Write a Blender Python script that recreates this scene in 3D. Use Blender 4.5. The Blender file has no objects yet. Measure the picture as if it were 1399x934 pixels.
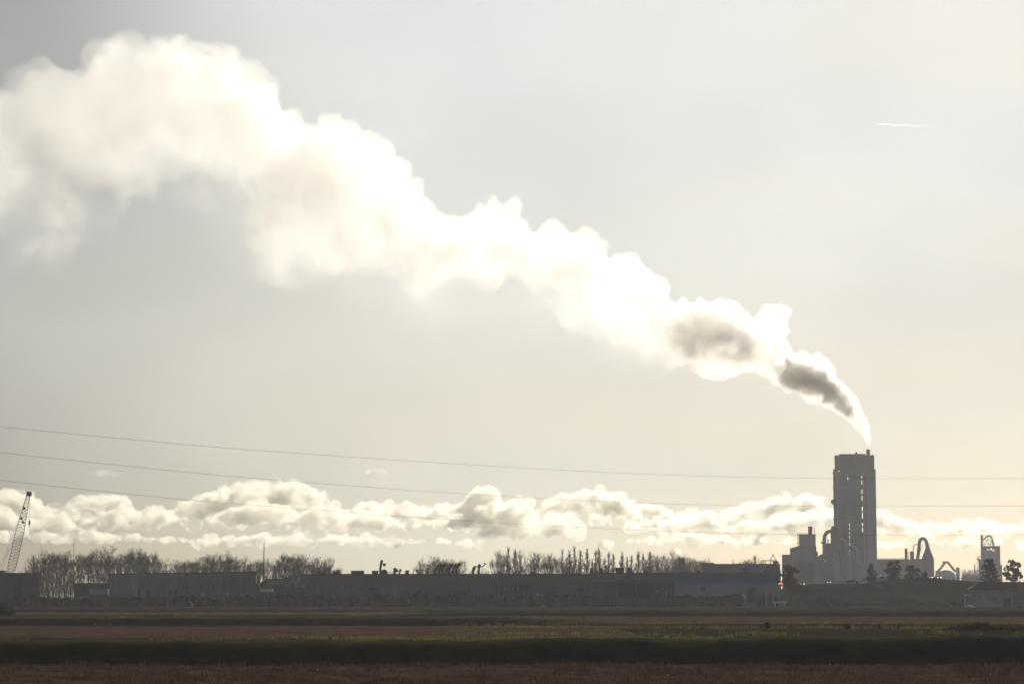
import bpy, bmesh, math, random
from mathutils import Vector, noise, Matrix

# ------------------------------------------------------------------ scene, camera, sky, sun, exposure
S = bpy.context.scene
COL = S.collection
S.render.engine = 'CYCLES'
F = 3155.0                      # focal length in photo pixels (photo 1399 wide)
CH = 4.0                        # eye height above the fields
PITCH = math.atan(343.0 / F)
CP, SP = math.cos(PITCH), math.sin(PITCH)
camd = bpy.data.cameras.new('camera')
cam = bpy.data.objects.new('camera', camd); COL.objects.link(cam)
camd.sensor_fit = 'HORIZONTAL'; camd.sensor_width = 36.0; camd.lens = 36.0 * F / 1399.0
camd.clip_start = 0.5; camd.clip_end = 60000
cam.location = (0, 0, CH); cam.rotation_euler = (math.pi / 2 + PITCH, 0, 0)
S.camera = cam

SUN_AZ = math.radians(13.0)     # to the right of straight ahead (+Y), clockwise
SUN_EL = math.radians(19.0)
wd = bpy.data.worlds.new('World'); S.world = wd; wd.use_nodes = True
nt = wd.node_tree; nt.nodes.clear()
wo = nt.nodes.new('ShaderNodeOutputWorld'); bg = nt.nodes.new('ShaderNodeBackground')
sky = nt.nodes.new('ShaderNodeTexSky'); sky.sky_type = 'NISHITA'; sky.sun_disc = False
sky.sun_elevation = SUN_EL; sky.sun_rotation = SUN_AZ
sky.altitude = 0; sky.air_density = 1.0; sky.dust_density = 1.0; sky.ozone_density = 1.0
bg.inputs['Strength'].default_value = 0.05
# a thin high veil of cloud over the clear sky, brighter towards the sun and in faint streaks
tcw = nt.nodes.new('ShaderNodeTexCoord')
sdv = nt.nodes.new('ShaderNodeVectorMath'); sdv.operation = 'DOT_PRODUCT'
sdv.inputs[1].default_value = (math.sin(SUN_AZ)*math.cos(SUN_EL), math.cos(SUN_AZ)*math.cos(SUN_EL), math.sin(SUN_EL))
nt.links.new(tcw.outputs['Generated'], sdv.inputs[0])
wsep = nt.nodes.new('ShaderNodeSeparateXYZ'); nt.links.new(tcw.outputs['Generated'], wsep.inputs[0])
vr = nt.nodes.new('ShaderNodeValToRGB'); nt.links.new(sdv.outputs['Value'], vr.inputs['Fac'])
VE = vr.color_ramp.elements
def sv(r, g, b): k = 1/(0.05*0.742*30); return (r*k, g*k, b*k, 1)
VE[0].position = 0.0; VE[0].color = sv(.27,.275,.28)
VE[1].position = 1.0; VE[1].color = sv(.885,.86,.805)
for pos, col in ((.60, sv(.29,.295,.30)), (.86, sv(.30,.30,.30)), (.885, sv(.49,.50,.485)), (.945, sv(.84,.83,.78)), (.97, sv(.815,.81,.775))):
    e = VE.new(pos); e.color = col
vg = nt.nodes.new('ShaderNodeVectorMath'); vg.operation = 'SCALE'; vg.inputs['Scale'].default_value = 30.0
nt.links.new(vr.outputs['Color'], vg.inputs[0])
wm = nt.nodes.new('ShaderNodeMapping'); wm.inputs['Scale'].default_value = (3.0, 3.0, 11.0); wm.inputs['Rotation'].default_value = (0, math.radians(12), 0)
nt.links.new(tcw.outputs['Generated'], wm.inputs['Vector'])
wn = nt.nodes.new('ShaderNodeTexNoise'); wn.inputs['Scale'].default_value = 1.6; wn.inputs['Detail'].default_value = 3.0; wn.inputs['Roughness'].default_value = 0.45
nt.links.new(wm.outputs['Vector'], wn.inputs['Vector'])
wr = nt.nodes.new('ShaderNodeMapRange'); wr.interpolation_type = 'SMOOTHSTEP'
wr.inputs['From Min'].default_value = .3; wr.inputs['From Max'].default_value = .7; wr.inputs['To Min'].default_value = .74; wr.inputs['To Max'].default_value = .98
nt.links.new(wn.outputs['Fac'], wr.inputs['Value'])
wx = nt.nodes.new('ShaderNodeMix'); wx.data_type = 'RGBA'
def wmr(src, a, b, c_, d):
    m_ = nt.nodes.new('ShaderNodeMapRange'); m_.interpolation_type = 'SMOOTHSTEP'
    for k_, v_ in zip(('From Min', 'From Max', 'To Min', 'To Max'), (a, b, c_, d)): m_.inputs[k_].default_value = v_
    nt.links.new(src, m_.inputs['Value']); return m_.outputs[0]
def wmul(a, b):
    m_ = nt.nodes.new('ShaderNodeMath'); m_.operation = 'MULTIPLY'; nt.links.new(a, m_.inputs[0])
    if isinstance(b, float): m_.inputs[1].default_value = b
    else: nt.links.new(b, m_.inputs[1])
    return m_.outputs[0]
# the veil thins out high up and away from the sun, where the blue shows
hole = wmul(wmr(wsep.outputs['Z'], .09, .22, 0, 1), wmr(sdv.outputs['Value'], .905, .96, 1, 0))
inv = nt.nodes.new('ShaderNodeMath'); inv.operation = 'SUBTRACT'; inv.inputs[0].default_value = 1.0; nt.links.new(hole, inv.inputs[1])
nt.links.new(wmul(wr.outputs[0], inv.outputs[0]), wx.inputs['Factor']); nt.links.new(sky.outputs['Color'], wx.inputs['A']); 
# low down the veil is creamier and brighter, higher up a little cooler
er = nt.nodes.new('ShaderNodeValToRGB'); nt.links.new(wsep.outputs['Z'], er.inputs['Fac'])
E = er.color_ramp.elements; E[0].position = 0.0; E[0].color = (1.06, .985, .78, 1); E[1].position = .30; E[1].color = (.80, .885, .95, 1)
for pos, col in ((.02, (1.05, .98, .79)), (.05, (.95, .915, .805)), (.10, (.90, .885, .82)), (.17, (.855, .885, .89))):
    e = E.new(pos); e.color = (*col, 1)
vm = nt.nodes.new('ShaderNodeVectorMath'); vm.operation = 'MULTIPLY'; nt.links.new(vg.outputs[0], vm.inputs[0]); nt.links.new(er.outputs['Color'], vm.inputs[1])
vm2 = nt.nodes.new('ShaderNodeVectorMath'); vm2.operation = 'SCALE'; 
sm = nt.nodes.new('ShaderNodeMapping'); sm.inputs['Scale'].default_value = (5.0, 5.0, 9.0); sm.inputs['Rotation'].default_value = (0, math.radians(-28), 0)
nt.links.new(tcw.outputs['Generated'], sm.inputs['Vector'])
sn = nt.nodes.new('ShaderNodeTexNoise'); sn.inputs['Scale'].default_value = 1.5; sn.inputs['Detail'].default_value = 5.0; sn.inputs['Roughness'].default_value = .5
nt.links.new(sm.outputs['Vector'], sn.inputs['Vector'])
nt.links.new(wmr(sn.outputs['Fac'], .32, .68, 1.17, 1.33), vm2.inputs['Scale']); nt.links.new(vm.outputs[0], vm2.inputs[0])
nt.links.new(vm2.outputs[0], wx.inputs['B'])
nt.links.new(wx.outputs['Result'], bg.inputs['Color'])
nt.links.new(bg.outputs['Background'], wo.inputs['Surface'])

sd = bpy.data.lights.new('sun', 'SUN'); sd.energy = 4.6; sd.angle = math.radians(0.5); sd.color = (1.0, 0.92, 0.79)
sun = bpy.data.objects.new('sun', sd); COL.objects.link(sun)
sdir = Vector((math.sin(SUN_AZ) * math.cos(SUN_EL), math.cos(SUN_AZ) * math.cos(SUN_EL), math.sin(SUN_EL)))
sun.rotation_euler = sdir.to_track_quat('Z', 'Y').to_euler()
sun.location = sdir * 500

vs = S.view_settings
S.display_settings.display_device = 'sRGB'
vs.view_transform = 'Standard'; vs.look = 'None'; vs.exposure = -0.55; vs.gamma = 1.0; vs.use_curve_mapping = False
c = S.cycles
c.max_bounces = 14; c.diffuse_bounces = 3; c.glossy_bounces = 2; c.transmission_bounces = 3
c.volume_bounces = 12; c.transparent_max_bounces = 16
c.volume_step_rate = 0.12; c.volume_max_steps = 512
c.use_denoising = True; c.caustics_reflective = False; c.caustics_refractive = False
c.sample_clamp_indirect = 10.0

# ------------------------------------------------------------------ helpers
R = random.Random(11)
def at(px, py, Y):
    """photo pixel -> the point of that sight line at depth Y"""
    u = (px - 699.5) / F; v = (467.0 - py) / F
    k = Y / (CP - v * SP)
    return Vector((u * k, Y, CH + (SP + v * CP) * k))
def X(px, Y, py=800): return at(px, py, Y).x
def Z(py, Y): return at(700, py, Y).z

def mat(name, col, rough=0.9, var=0.0, scale=1.0, spec=0.2, metal=0.0, col2=None, detail=4, stretch=None, trans=0.0):
    m = bpy.data.materials.new(name); m.use_nodes = True
    n = m.node_tree.nodes; l = m.node_tree.links
    p = n['Principled BSDF']
    p.inputs['Base Color'].default_value = (*col, 1); p.inputs['Roughness'].default_value = rough
    p.inputs['Specular IOR Level'].default_value = spec; p.inputs['Metallic'].default_value = metal
    if var or col2:
        tc = n.new('ShaderNodeTexCoord'); src = tc.outputs['Object']
        if stretch:
            mp = n.new('ShaderNodeMapping'); mp.inputs['Scale'].default_value = stretch
            l.new(src, mp.inputs['Vector']); src = mp.outputs['Vector']
        nz = n.new('ShaderNodeTexNoise'); nz.inputs['Scale'].default_value = scale
        nz.inputs['Detail'].default_value = detail; nz.inputs['Roughness'].default_value = 0.65
        l.new(src, nz.inputs['Vector'])
        rp = n.new('ShaderNodeValToRGB')
        a = col; b = col2 if col2 else tuple(min(1, x * (1 + var)) for x in col)
        if not col2: a = tuple(x * (1 - var) for x in col)
        rp.color_ramp.elements[0].position = 0.34; rp.color_ramp.elements[1].position = 0.66
        rp.color_ramp.elements[0].color = (*a, 1); rp.color_ramp.elements[1].color = (*b, 1)
        l.new(nz.outputs['Fac'], rp.inputs['Fac']); l.new(rp.outputs['Color'], p.inputs['Base Color'])
        colsock = rp.outputs['Color']
    else: colsock = None
    if trans:
        tr = n.new('ShaderNodeBsdfTranslucent'); mx = n.new('ShaderNodeMixShader'); mx.inputs[0].default_value = trans
        if colsock: l.new(colsock, tr.inputs['Color'])
        else: tr.inputs['Color'].default_value = (*col, 1)
        l.new(p.outputs[0], mx.inputs[1]); l.new(tr.outputs[0], mx.inputs[2])
        l.new(mx.outputs[0], n['Material Output'].inputs['Surface'])
    return m

class MB:
    """collects shapes, then links them as ONE mesh object"""
    def __init__(s): s.v = []; s.f = []
    def add(s, vs, fs):
        o = len(s.v); s.v += [tuple(p) for p in vs]; s.f += [tuple(i + o for i in f) for f in fs]
    def box(s, x0, x1, y0, y1, z0, z1):
        s.add([(x0,y0,z0),(x1,y0,z0),(x1,y1,z0),(x0,y1,z0),(x0,y0,z1),(x1,y0,z1),(x1,y1,z1),(x0,y1,z1)],
              [(3,2,1,0),(4,5,6,7),(0,1,5,4),(1,2,6,5),(2,3,7,6),(3,0,4,7)])
    def prism(s, poly, y0, y1):
        """poly in x,z (counter clockwise seen from -y) pushed from y0 to y1"""
        n = len(poly)
        s.add([(x, y0, z) for x, z in poly] + [(x, y1, z) for x, z in poly],
              [tuple(range(n)), tuple(range(2*n-1, n-1, -1))] + [(i, i+n, (i+1)%n+n, (i+1)%n) for i in range(n)])
    def plan(s, poly, z0, z1):
        n = len(poly)
        s.add([(x, y, z0) for x, y in poly] + [(x, y, z1) for x, y in poly],
              [tuple(range(n-1, -1, -1)), tuple(range(n, 2*n))] + [(i, (i+1)%n, (i+1)%n+n, i+n) for i in range(n)])
    def bar(s, a, b, r0, r1=None, n=6, cap=True):
        a = Vector(a); b = Vector(b); r1 = r0 if r1 is None else r1
        d = (b - a)
        if d.length < 1e-6: return
        d.normalize(); q = d.cross(Vector((0,0,1)) if abs(d.z) < .9 else Vector((1,0,0))).normalized(); w = d.cross(q)
        vs = []
        for p, r in ((a, r0), (b, r1)):
            for k in range(n):
                t = 2*math.pi*k/n; vs.append(p + (q*math.cos(t) + w*math.sin(t))*r)
        fs = [(k, (k+1)%n, (k+1)%n+n, k+n) for k in range(n)]
        if cap: fs += [tuple(range(n-1,-1,-1)), tuple(range(n, 2*n))]
        s.add(vs, fs)
    def tube(s, pts, rs, n=8):
        pts = [Vector(p) for p in pts]
        if not hasattr(rs, '__len__'): rs = [rs]*len(pts)
        vs = []; q = None
        for i, p in enumerate(pts):
            d = (pts[min(i+1, len(pts)-1)] - pts[max(i-1, 0)]).normalized()
            if q is None: q = d.cross(Vector((0,1,0)) if abs(d.y) < .9 else Vector((0,0,1))).normalized()
            q = (q - d*q.dot(d)).normalized(); w = d.cross(q)
            for k in range(n):
                t = 2*math.pi*k/n; vs.append(p + (q*math.cos(t) + w*math.sin(t))*rs[i])
        fs = []
        for i in range(len(pts)-1):
            for k in range(n): fs.append((i*n+k, i*n+(k+1)%n, (i+1)*n+(k+1)%n, (i+1)*n+k))
        m = (len(pts)-1)*n
        fs += [tuple(range(n-1,-1,-1)), tuple(range(m, m+n))]
        s.add(vs, fs)
    def lathe(s, cx, cy, prof, n=20):
        vs = []
        for r, z in prof:
            for k in range(n):
                t = 2*math.pi*k/n; vs.append((cx+r*math.cos(t), cy+r*math.sin(t), z))
        fs = []
        for i in range(len(prof)-1):
            for k in range(n): fs.append((i*n+k, i*n+(k+1)%n, (i+1)*n+(k+1)%n, (i+1)*n+k))
        m = (len(prof)-1)*n
        fs += [tuple(range(n-1,-1,-1)), tuple(range(m, m+n))]
        s.add(vs, fs)
    def build(s, name, m, parent=None, smooth=False):
        me = bpy.data.meshes.new(name); me.from_pydata(s.v, [], s.f); me.update()
        if smooth:
            me.polygons.foreach_set('use_smooth', [True]*len(me.polygons))
        me.materials.append(m)
        o = bpy.data.objects.new(name, me); COL.objects.link(o)
        if parent:
            o.parent = parent
            o.matrix_parent_inverse = Matrix.Translation(-Vector(parent.location))   # meshes are written in world metres
        return o

def tag(o, label=None, cat=None, group=None, kind=None):
    if label: o['label'] = label
    if cat: o['category'] = cat
    if group: o['group'] = group
    if kind: o['kind'] = kind
    return o
def thing(name, loc, label, cat, group=None):
    o = bpy.data.objects.new(name, None); COL.objects.link(o); o.location = loc
    o.empty_display_size = 1.0
    return tag(o, label, cat, group)

def keep_largest(me):
    bm = bmesh.new(); bm.from_mesh(me); seen = set(); best = []
    for v0 in bm.verts:
        if v0 in seen: continue
        st, isl = [v0], []
        seen.add(v0)
        while st:
            v = st.pop(); isl.append(v)
            for e in v.link_edges:
                o_ = e.other_vert(v)
                if o_ not in seen: seen.add(o_); st.append(o_)
        if len(isl) > len(best): best = isl
    keep = set(best); bmesh.ops.delete(bm, geom=[v for v in bm.verts if v not in keep], context='VERTS')
    bm.to_mesh(me); bm.free(); me.update()
def blob_mesh(name, balls, voxel, disp=(), billow=False):
    """closed mesh: union of spheres, roughened by fractal noise"""
    tpl = []
    for sub_ in (2, 3):
        bm = bmesh.new(); bmesh.ops.create_icosphere(bm, subdivisions=sub_, radius=1.0); bm.verts.index_update()
        tpl.append(([v.co.copy() for v in bm.verts], [tuple(v.index for v in f.verts) for f in bm.faces])); bm.free()
    vs, fs = [], []
    for cx, cy, cz, r in balls:
        tv, tf = tpl[1 if r > voxel*6 else 0]; o_ = len(vs)
        vs += [(cx + v.x*r, cy + v.y*r, cz + v.z*r) for v in tv]; fs += [(a + o_, b + o_, c_ + o_) for a, b, c_ in tf]
    me = bpy.data.meshes.new(name); me.from_pydata(vs, [], fs); me.update()
    o = bpy.data.objects.new(name, me); COL.objects.link(o)
    md = o.modifiers.new('r', 'REMESH'); md.mode = 'VOXEL'; md.voxel_size = voxel
    dg = bpy.context.evaluated_depsgraph_get()
    m2 = bpy.data.meshes.new_from_object(o.evaluated_get(dg))
    o.modifiers.clear(); o.data = m2; m2.name = name; bpy.data.meshes.remove(me)
    if disp:
        nn = [v.normal.copy() for v in m2.vertices]
        for v, nrm in zip(m2.vertices, nn):
            p = v.co.copy(); d = 0
            for amp, size in disp:
                a = amp(p) if callable(amp) else amp
                q = noise.noise(p / size)
                d += a * (1.7*math.sqrt(q*q + .004) - .44) if billow else a * q
            v.co = p + nrm * d
        m2.update()
        md = o.modifiers.new('r', 'REMESH'); md.mode = 'VOXEL'; md.voxel_size = voxel   # again: no folds or crossings left
        dg = bpy.context.evaluated_depsgraph_get()
        m3 = bpy.data.meshes.new_from_object(o.evaluated_get(dg))
        o.modifiers.clear(); o.data = m3; m3.name = name; bpy.data.meshes.remove(m2)
    return o

def vol_mat(name, col, aniso, dens_nodes):
    m = bpy.data.materials.new(name); m.use_nodes = True
    n = m.node_tree.nodes; l = m.node_tree.links; n.clear()
    out = n.new('ShaderNodeOutputMaterial'); pv = n.new('ShaderNodeVolumePrincipled')
    pv.inputs['Color'].default_value = (*col, 1); pv.inputs['Anisotropy'].default_value = aniso
    l.new(pv.outputs[0], out.inputs['Volume'])
    d = dens_nodes(n, l)
    if isinstance(d, (int, float)): pv.inputs['Density'].default_value = d
    else: l.new(d, pv.inputs['Density'])
    return m
# ------------------------------------------------------------------ air
HZ = MB(); HZ.box(-1600, 1600, -80, 2700, -3, 640)
HAZE_D = 0.00013
haze_m = vol_mat('haze_air', (0.93, 0.95, 1.0), 0.35, lambda n, l: HAZE_D)
haze = HZ.build('haze', haze_m); tag(haze, kind='stuff')

# ------------------------------------------------------------------ plume
PY = 1690.0
upper = [(-60,120),(0,122),(40,108),(62,88),(85,92),(110,98),(128,78),(136,56),(152,45),(185,56),(205,60),(218,46),(240,40),(264,41),(272,70),(290,97),(318,96),(335,88),(362,90),(380,108),(384,140),(394,160),(430,180),(462,178),(492,170),(520,190),(545,225),(575,258),(600,282),(640,285),(690,278),(722,290),(730,312),(770,302),(800,312),(830,335),(845,352),(868,344),(890,356),(915,385),(917,412),(936,418),(968,411),(1008,420),(1030,434),(1054,420),(1074,431),(1079,470),(1086,478),(1118,479),(1141,500),(1143,521),(1161,526),(1176,549),(1189,575),(1190,612)]
lower = [(-60,420),(0,405),(70,385),(120,350),(160,300),(200,280),(260,300),(295,340),(320,395),(400,402),(480,415),(535,428),(556,468),(549,528),(572,522),(588,490),(606,447),(700,442),(760,465),(800,490),(840,508),(907,507),(941,504),(974,519),(1019,511),(1041,516),(1065,535),(1094,541),(1132,558),(1164,581),(1180,603),(1184,612)]
upper = [(x, y - 9 if x < 430 else y - 5*max(0, (520-x)/90) if x < 520 else y) for x, y in upper]
def edge_dist(x, y):
    p = Vector((x, y)); best = 1e9
    for tab in (upper, lower):
        for (a_, b_), (c_, d_) in zip(tab, tab[1:]):
            u_ = Vector((a_, b_)); w_ = Vector((c_, d_)) - u_; t_ = max(0, min(1, (p-u_).dot(w_)/max(w_.length_squared, 1e-6)))
            best = min(best, (p - (u_ + w_*t_)).length)
    return best
def interp(tab, x):
    for (a, b), (c_, d) in zip(tab, tab[1:]):
        if a <= x <= c_: return b + (d-b)*(x-a)/(c_-a)
    return tab[0][1] if x < tab[0][0] else tab[-1][1]
rp = random.Random(3)
balls = []
px = 1187.0
MPP = PY / F
while px > -60:
    u, lo = interp(upper, px), interp(lower, px)
    h = max(lo - u, 6); cy = (u+lo)/2
    half = h/2
    # core, then lobes along the rim, each as large as the outline lets it be
    for k in range(5):
        x_ = px + rp.uniform(-.2,.2)*half; u2, l2 = interp(upper, x_), interp(lower, x_)
        py = u2 + (l2-u2)*rp.uniform(.25, .75); r = edge_dist(x_, py)*rp.uniform(.85, 1.0)
        if r < .8: continue
        p = at(x_, py, PY + rp.uniform(-.5,.5)*min(half, r*1.5)*MPP); balls.append((p.x, p.y, p.z, r*MPP))
    for k in range(5):
        x_ = px + rp.uniform(-.2,.2)*half; u2, l2 = interp(upper, x_), interp(lower, x_)
        f_ = rp.uniform(.06, .28); f_ = f_ if k % 2 else 1-f_
        py = u2 + (l2-u2)*f_; r = edge_dist(x_, py)*rp.uniform(.8, 1.02)
        if r < 1.2: continue
        p = at(x_, py, PY + rp.uniform(-.4,.4)*half*MPP); balls.append((p.x, p.y, p.z, r*MPP))
    px -= max(1.5, half*.14)
def amp1(p):
    d = (at(1187,612,PY) - p).length
    return min(9, .5 + d*.026)
for k in range(9):
    p = at(1187.6 + rp.uniform(-.6,.6), 613.6 - k*2.2, PY); balls.append((p.x, p.y, p.z, (2.3 + k*.28)*MPP))
D0 = at(1187,612,PY)
def amp(k_, hi): return lambda p: min(hi, (p - D0).length*k_ + .15)
plume = blob_mesh('smoke_plume', balls, 1.5, ((amp(.045, 17), 46.0), (amp(.07, 10.5), 20.0), (amp(.06, 4.8), 9.5), (amp(.035, 2.0), 4.6)), billow=True)
SX = at(1187,612,PY).x
def plume_dens(n, l):
    tc = n.new('ShaderNodeNewGeometry')
    sx = n.new('ShaderNodeSeparateXYZ'); l.new(tc.outputs['Position'], sx.inputs[0])
    t = n.new('ShaderNodeMapRange'); t.inputs['From Min'].default_value = SX; t.inputs['From Max'].default_value = SX - 640
    l.new(sx.outputs['X'], t.inputs['Value'])
    fc = n.new('ShaderNodeFloatCurve'); l.new(t.outputs[0], fc.inputs['Value'])
    cu = fc.mapping.curves[0]
    pts = [(0.0,.30),(.015,.5),(.035,1.0),(.09,1.0),(.106,.26),(.12,.2),(.14,.40),(.195,.38),(.222,.22),(.245,.085),(.32,.065),(.45,.052),(.6,.05),(.75,.038),(.88,.026),(1,.018)]
    cu.points[0].location = pts[0]; cu.points[1].location = pts[-1]
    for q in pts[1:-1]: cu.points.new(*q)
    fc.mapping.update()
    def noi(scale, det, rough):
        nz = n.new('ShaderNodeTexNoise'); nz.inputs['Scale'].default_value = scale; nz.inputs['Detail'].default_value = det; nz.inputs['Roughness'].default_value = rough
        l.new(tc.outputs['Position'], nz.inputs['Vector']); return nz.outputs['Fac']
    def math_(op, a_, b_):
        m_ = n.new('ShaderNodeMath'); m_.operation = op
        for i, v in enumerate((a_, b_)):
            if isinstance(v, (int, float)): m_.inputs[i].default_value = v
            else: l.new(v, m_.inputs[i])
        return m_.outputs[0]
    big, small = noi(.0125, 6, .62), noi(.058, 5, .7)
    # large billows far from the stack, small ones near it
    mx = n.new('ShaderNodeMix'); mx.data_type = 'FLOAT'
    k = n.new('ShaderNodeMapRange'); k.inputs['From Min'].default_value = .08; k.inputs['From Max'].default_value = .4; l.new(t.outputs[0], k.inputs['Value'])
    l.new(k.outputs[0], mx.inputs['Factor']); l.new(small, mx.inputs['A']); l.new(big, mx.inputs['B'])
    # distance from its own middle line, thinning to the rim
    def table(vals):
        f_ = n.new('ShaderNodeFloatCurve'); l.new(t.outputs[0], f_.inputs['Value']); c_ = f_.mapping.curves[0]
        c_.points[0].location = vals[0]; c_.points[1].location = vals[-1]
        for q_ in vals[1:-1]: c_.points.new(*q_)
        f_.mapping.update(); return f_.outputs[0]
    tz, th = [], []
    for k_ in range(26):
        tt = (k_/25)**1.5; px_ = 1187 - tt*640/MPP
        u_, lo_ = interp(upper, px_), interp(lower, px_)
        tz.append((tt, Z((u_+lo_)/2 + (0 if tt > .25 else (lo_-u_)*.07), PY)/460)); th.append((tt, max(3.5, (lo_-u_)/2*MPP)/130))
    dz = math_('SUBTRACT', sx.outputs['Z'], math_('MULTIPLY', table(tz), 460.0))
    dy_ = math_('SUBTRACT', sx.outputs['Y'], PY)
    half_ = math_('MULTIPLY', table(th), 130.0)
    tilt = math_('MULTIPLY', math_('MULTIPLY', math_('DIVIDE', dz, half_), k.outputs[0]), .18)
    mr = n.new('ShaderNodeMapRange'); mr.interpolation_type = 'SMOOTHSTEP'
    l.new(mx.outputs['Result'], mr.inputs['Value'])
    lo_edge = math_('SUBTRACT', math_('ADD', .37, math_('MULTIPLY', k.outputs[0], .05)), tilt)
    l.new(lo_edge, mr.inputs['From Min']); l.new(math_('ADD', lo_edge, .19), mr.inputs['From Max'])
    mr.inputs['To Min'].default_value = .02; mr.inputs['To Max'].default_value = 1.0
    rr = math_('DIVIDE', math_('POWER', math_('ADD', math_('MULTIPLY', dz, dz), math_('MULTIPLY', dy_, dy_)), .5), half_)
    rim = n.new('ShaderNodeMapRange'); rim.interpolation_type = 'SMOOTHSTEP'; l.new(math_('ADD', rr, math_('MULTIPLY', math_('SUBTRACT', small, .5), 3.6)), rim.inputs['Value'])
    rim.inputs['From Min'].default_value = .5; rim.inputs['From Max'].default_value = .74; rim.inputs['To Min'].default_value = 1.0
    l.new(math_('ADD', .10, math_('MULTIPLY', k.outputs[0], .5)), rim.inputs['To Max'])
    # thickest in the middle, thinning to the rim
    return math_('MULTIPLY', math_('MULTIPLY', math_('MULTIPLY', fc.outputs[0], mr.outputs[0]), rim.outputs[0]), .62)
plume.data.materials.clear(); plume.data.materials.append(vol_mat('smoke', (.988,.974,.948), .70, plume_dens))
plume.data.materials[0].cycles.volume_step_rate = .33
tag(plume, 'long white backlit smoke plume with grey core drifting left from the tall plant stack', 'smoke')

# ------------------------------------------------------------------ cumulus bank low over the horizon, far beyond the haze
CY = 9000.0; CM = CY / F
rc = random.Random(8)
cb = []
def heap(x0, x1, ytop, ybase, dy=0, fill=1.0, cb=cb):
    """a heaped cloud: small lobes all along its upper edge, larger ones below, flat base"""
    x = x0
    while x < x1:
        t = (x-x0)/(x1-x0); e = (ytop(t) if callable(ytop) else ytop) + 2.2*noise.noise(Vector((x*.11, dy*.01, 0)))
        end = min(1, min(t, 1-t)*7)**.5; hgt = max(5, (ybase - e)*end)
        r = rc.uniform(.16, .26)*hgt; r = max(2.6, min(r, 9))
        p = at(x, ybase - hgt + r, CY + dy + rc.uniform(-60, 60)); cb.append((p.x, p.y, p.z, r*CM))
        for k in range(3):
            r2 = rc.uniform(.2, .36)*hgt; y = ybase - hgt + r2 + (hgt - 2*r2)*rc.random()
            p = at(x + rc.uniform(-4, 4), y, CY + dy + rc.uniform(-150, 150)); cb.append((p.x, p.y, p.z, max(r2*CM, 8)))
        x += max(2.2, r*.5)
L = lambda *pts: (lambda t: interp([(a, b) for a, b in pts], t))
heap(-70, 75, L((0,668),(.5,662),(.75,676),(1,692)), 700, 0)
heap(-60, 120, L((0,705),(.4,698),(.8,712),(1,720)), 728, -350)
heap(60, 190, L((0,694),(.4,680),(.7,668),(.85,672),(1,692)), 704, 250)
heap(95, 255, L((0,712),(.3,700),(.7,690),(1,704)), 722, -100)
heap(190, 330, L((0,708),(.4,690),(.8,668),(1,672)), 716, 350)
heap(240, 475, L((0,690),(.2,668),(.45,657),(.7,658),(.9,672),(1,694)), 700, 500)
heap(280, 420, L((0,705),(.5,684),(.8,690),(1,700)), 712, -250)
heap(360, 560, L((0,712),(.3,696),(.6,690),(1,712)), 724, 0)
heap(430, 620, L((0,704),(.35,690),(.7,684),(1,696)), 712, 600)
heap(545, 690, L((0,708),(.4,688),(.75,674),(1,684)), 714, 100)
heap(600, 745, L((0,716),(.4,694),(.8,676),(1,690)), 718, -200)
heap(690, 880, L((0,706),(.3,684),(.55,667),(.8,668),(1,694)), 710, 300)
heap(655, 790, L((0,726),(.4,708),(.8,700),(1,712)), 732, -450)
heap(800, 930, L((0,700),(.4,684),(.7,682),(1,700)), 712, 650)
heap(850, 1000, L((0,716),(.5,702),(1,708)), 726, 0)
heap(930, 1145, L((0,716),(.3,694),(.6,676),(.85,673),(1,700)), 712, 200)
heap(985, 1180, L((0,728),(.4,706),(.75,694),(1,684)), 726, -250)
heap(1170, 1290, L((0,704),(.4,705),(1,722)), 724, 50)
heap(1255, 1380, L((0,724),(.5,708),(.8,712),(1,722)), 730, 350)
heap(1340, 1470, L((0,722),(.4,712),(1,716)), 732, 0)
heap(-60, 300, L((0,728),(.3,722),(.6,730),(1,736)), 740, 800, .8)
heap(260, 660, L((0,738),(.4,728),(.7,734),(1,738)), 745, 1000, .8)
heap(820, 1120, L((0,738),(.4,730),(1,736)), 744, 900, .7)
heap(1180, 1470, L((0,742),(.5,734),(1,738)), 748, 1100, .7)
def thin_band(x0, x1, ytop, ybase, dy):
    """a thin ragged sheet of cloud behind the heaps"""
    x = x0
    while x < x1:
        e = ytop + 5*noise.noise(Vector((x*.02, dy*.01, 5))) + 4*noise.noise(Vector((x*.06, dy*.01, 9)))
        for k in range(3):
            p = at(x + rc.uniform(-4, 4), e + (ybase-e)*rc.random(), CY + dy + rc.uniform(-40, 40)); cb.append((p.x, p.y, p.z, rc.uniform(2.6, 4.4)*CM))
        x += 3.2
thin_band(-70, 640, 700, 722, 1350)
thin_band(560, 1150, 694, 720, 1400)
thin_band(1160, 1470, 712, 730, 1350)
clouds = blob_mesh('clouds', cb, 8.0, ((30, 170.0), (30, 80.0), (20, 38.0)), billow=True)
def cloud_dens(n, l):
    tc = n.new('ShaderNodeNewGeometry')
    nz = n.new('ShaderNodeTexNoise'); nz.inputs['Scale'].default_value = .0095; nz.inputs['Detail'].default_value = 6; nz.inputs['Roughness'].default_value = .6
    l.new(tc.outputs['Position'], nz.inputs['Vector'])
    mr = n.new('ShaderNodeMapRange'); mr.interpolation_type = 'SMOOTHSTEP'
    mr.inputs['From Min'].default_value = .42; mr.inputs['From Max'].default_value = .58
    mr.inputs['To Min'].default_value = .0006; mr.inputs['To Max'].default_value = .028
    l.new(nz.outputs['Fac'], mr.inputs['Value'])
    return mr.outputs[0]
clouds.data.materials.clear(); clouds.data.materials.append(vol_mat('cloud', (.995,.978,.90), .62, cloud_dens))  # warm tint in the cloud colour stands for sunlight reddened by air
clouds.data.materials[0].cycles.volume_step_rate = .6
tag(clouds, kind='stuff')
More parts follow.
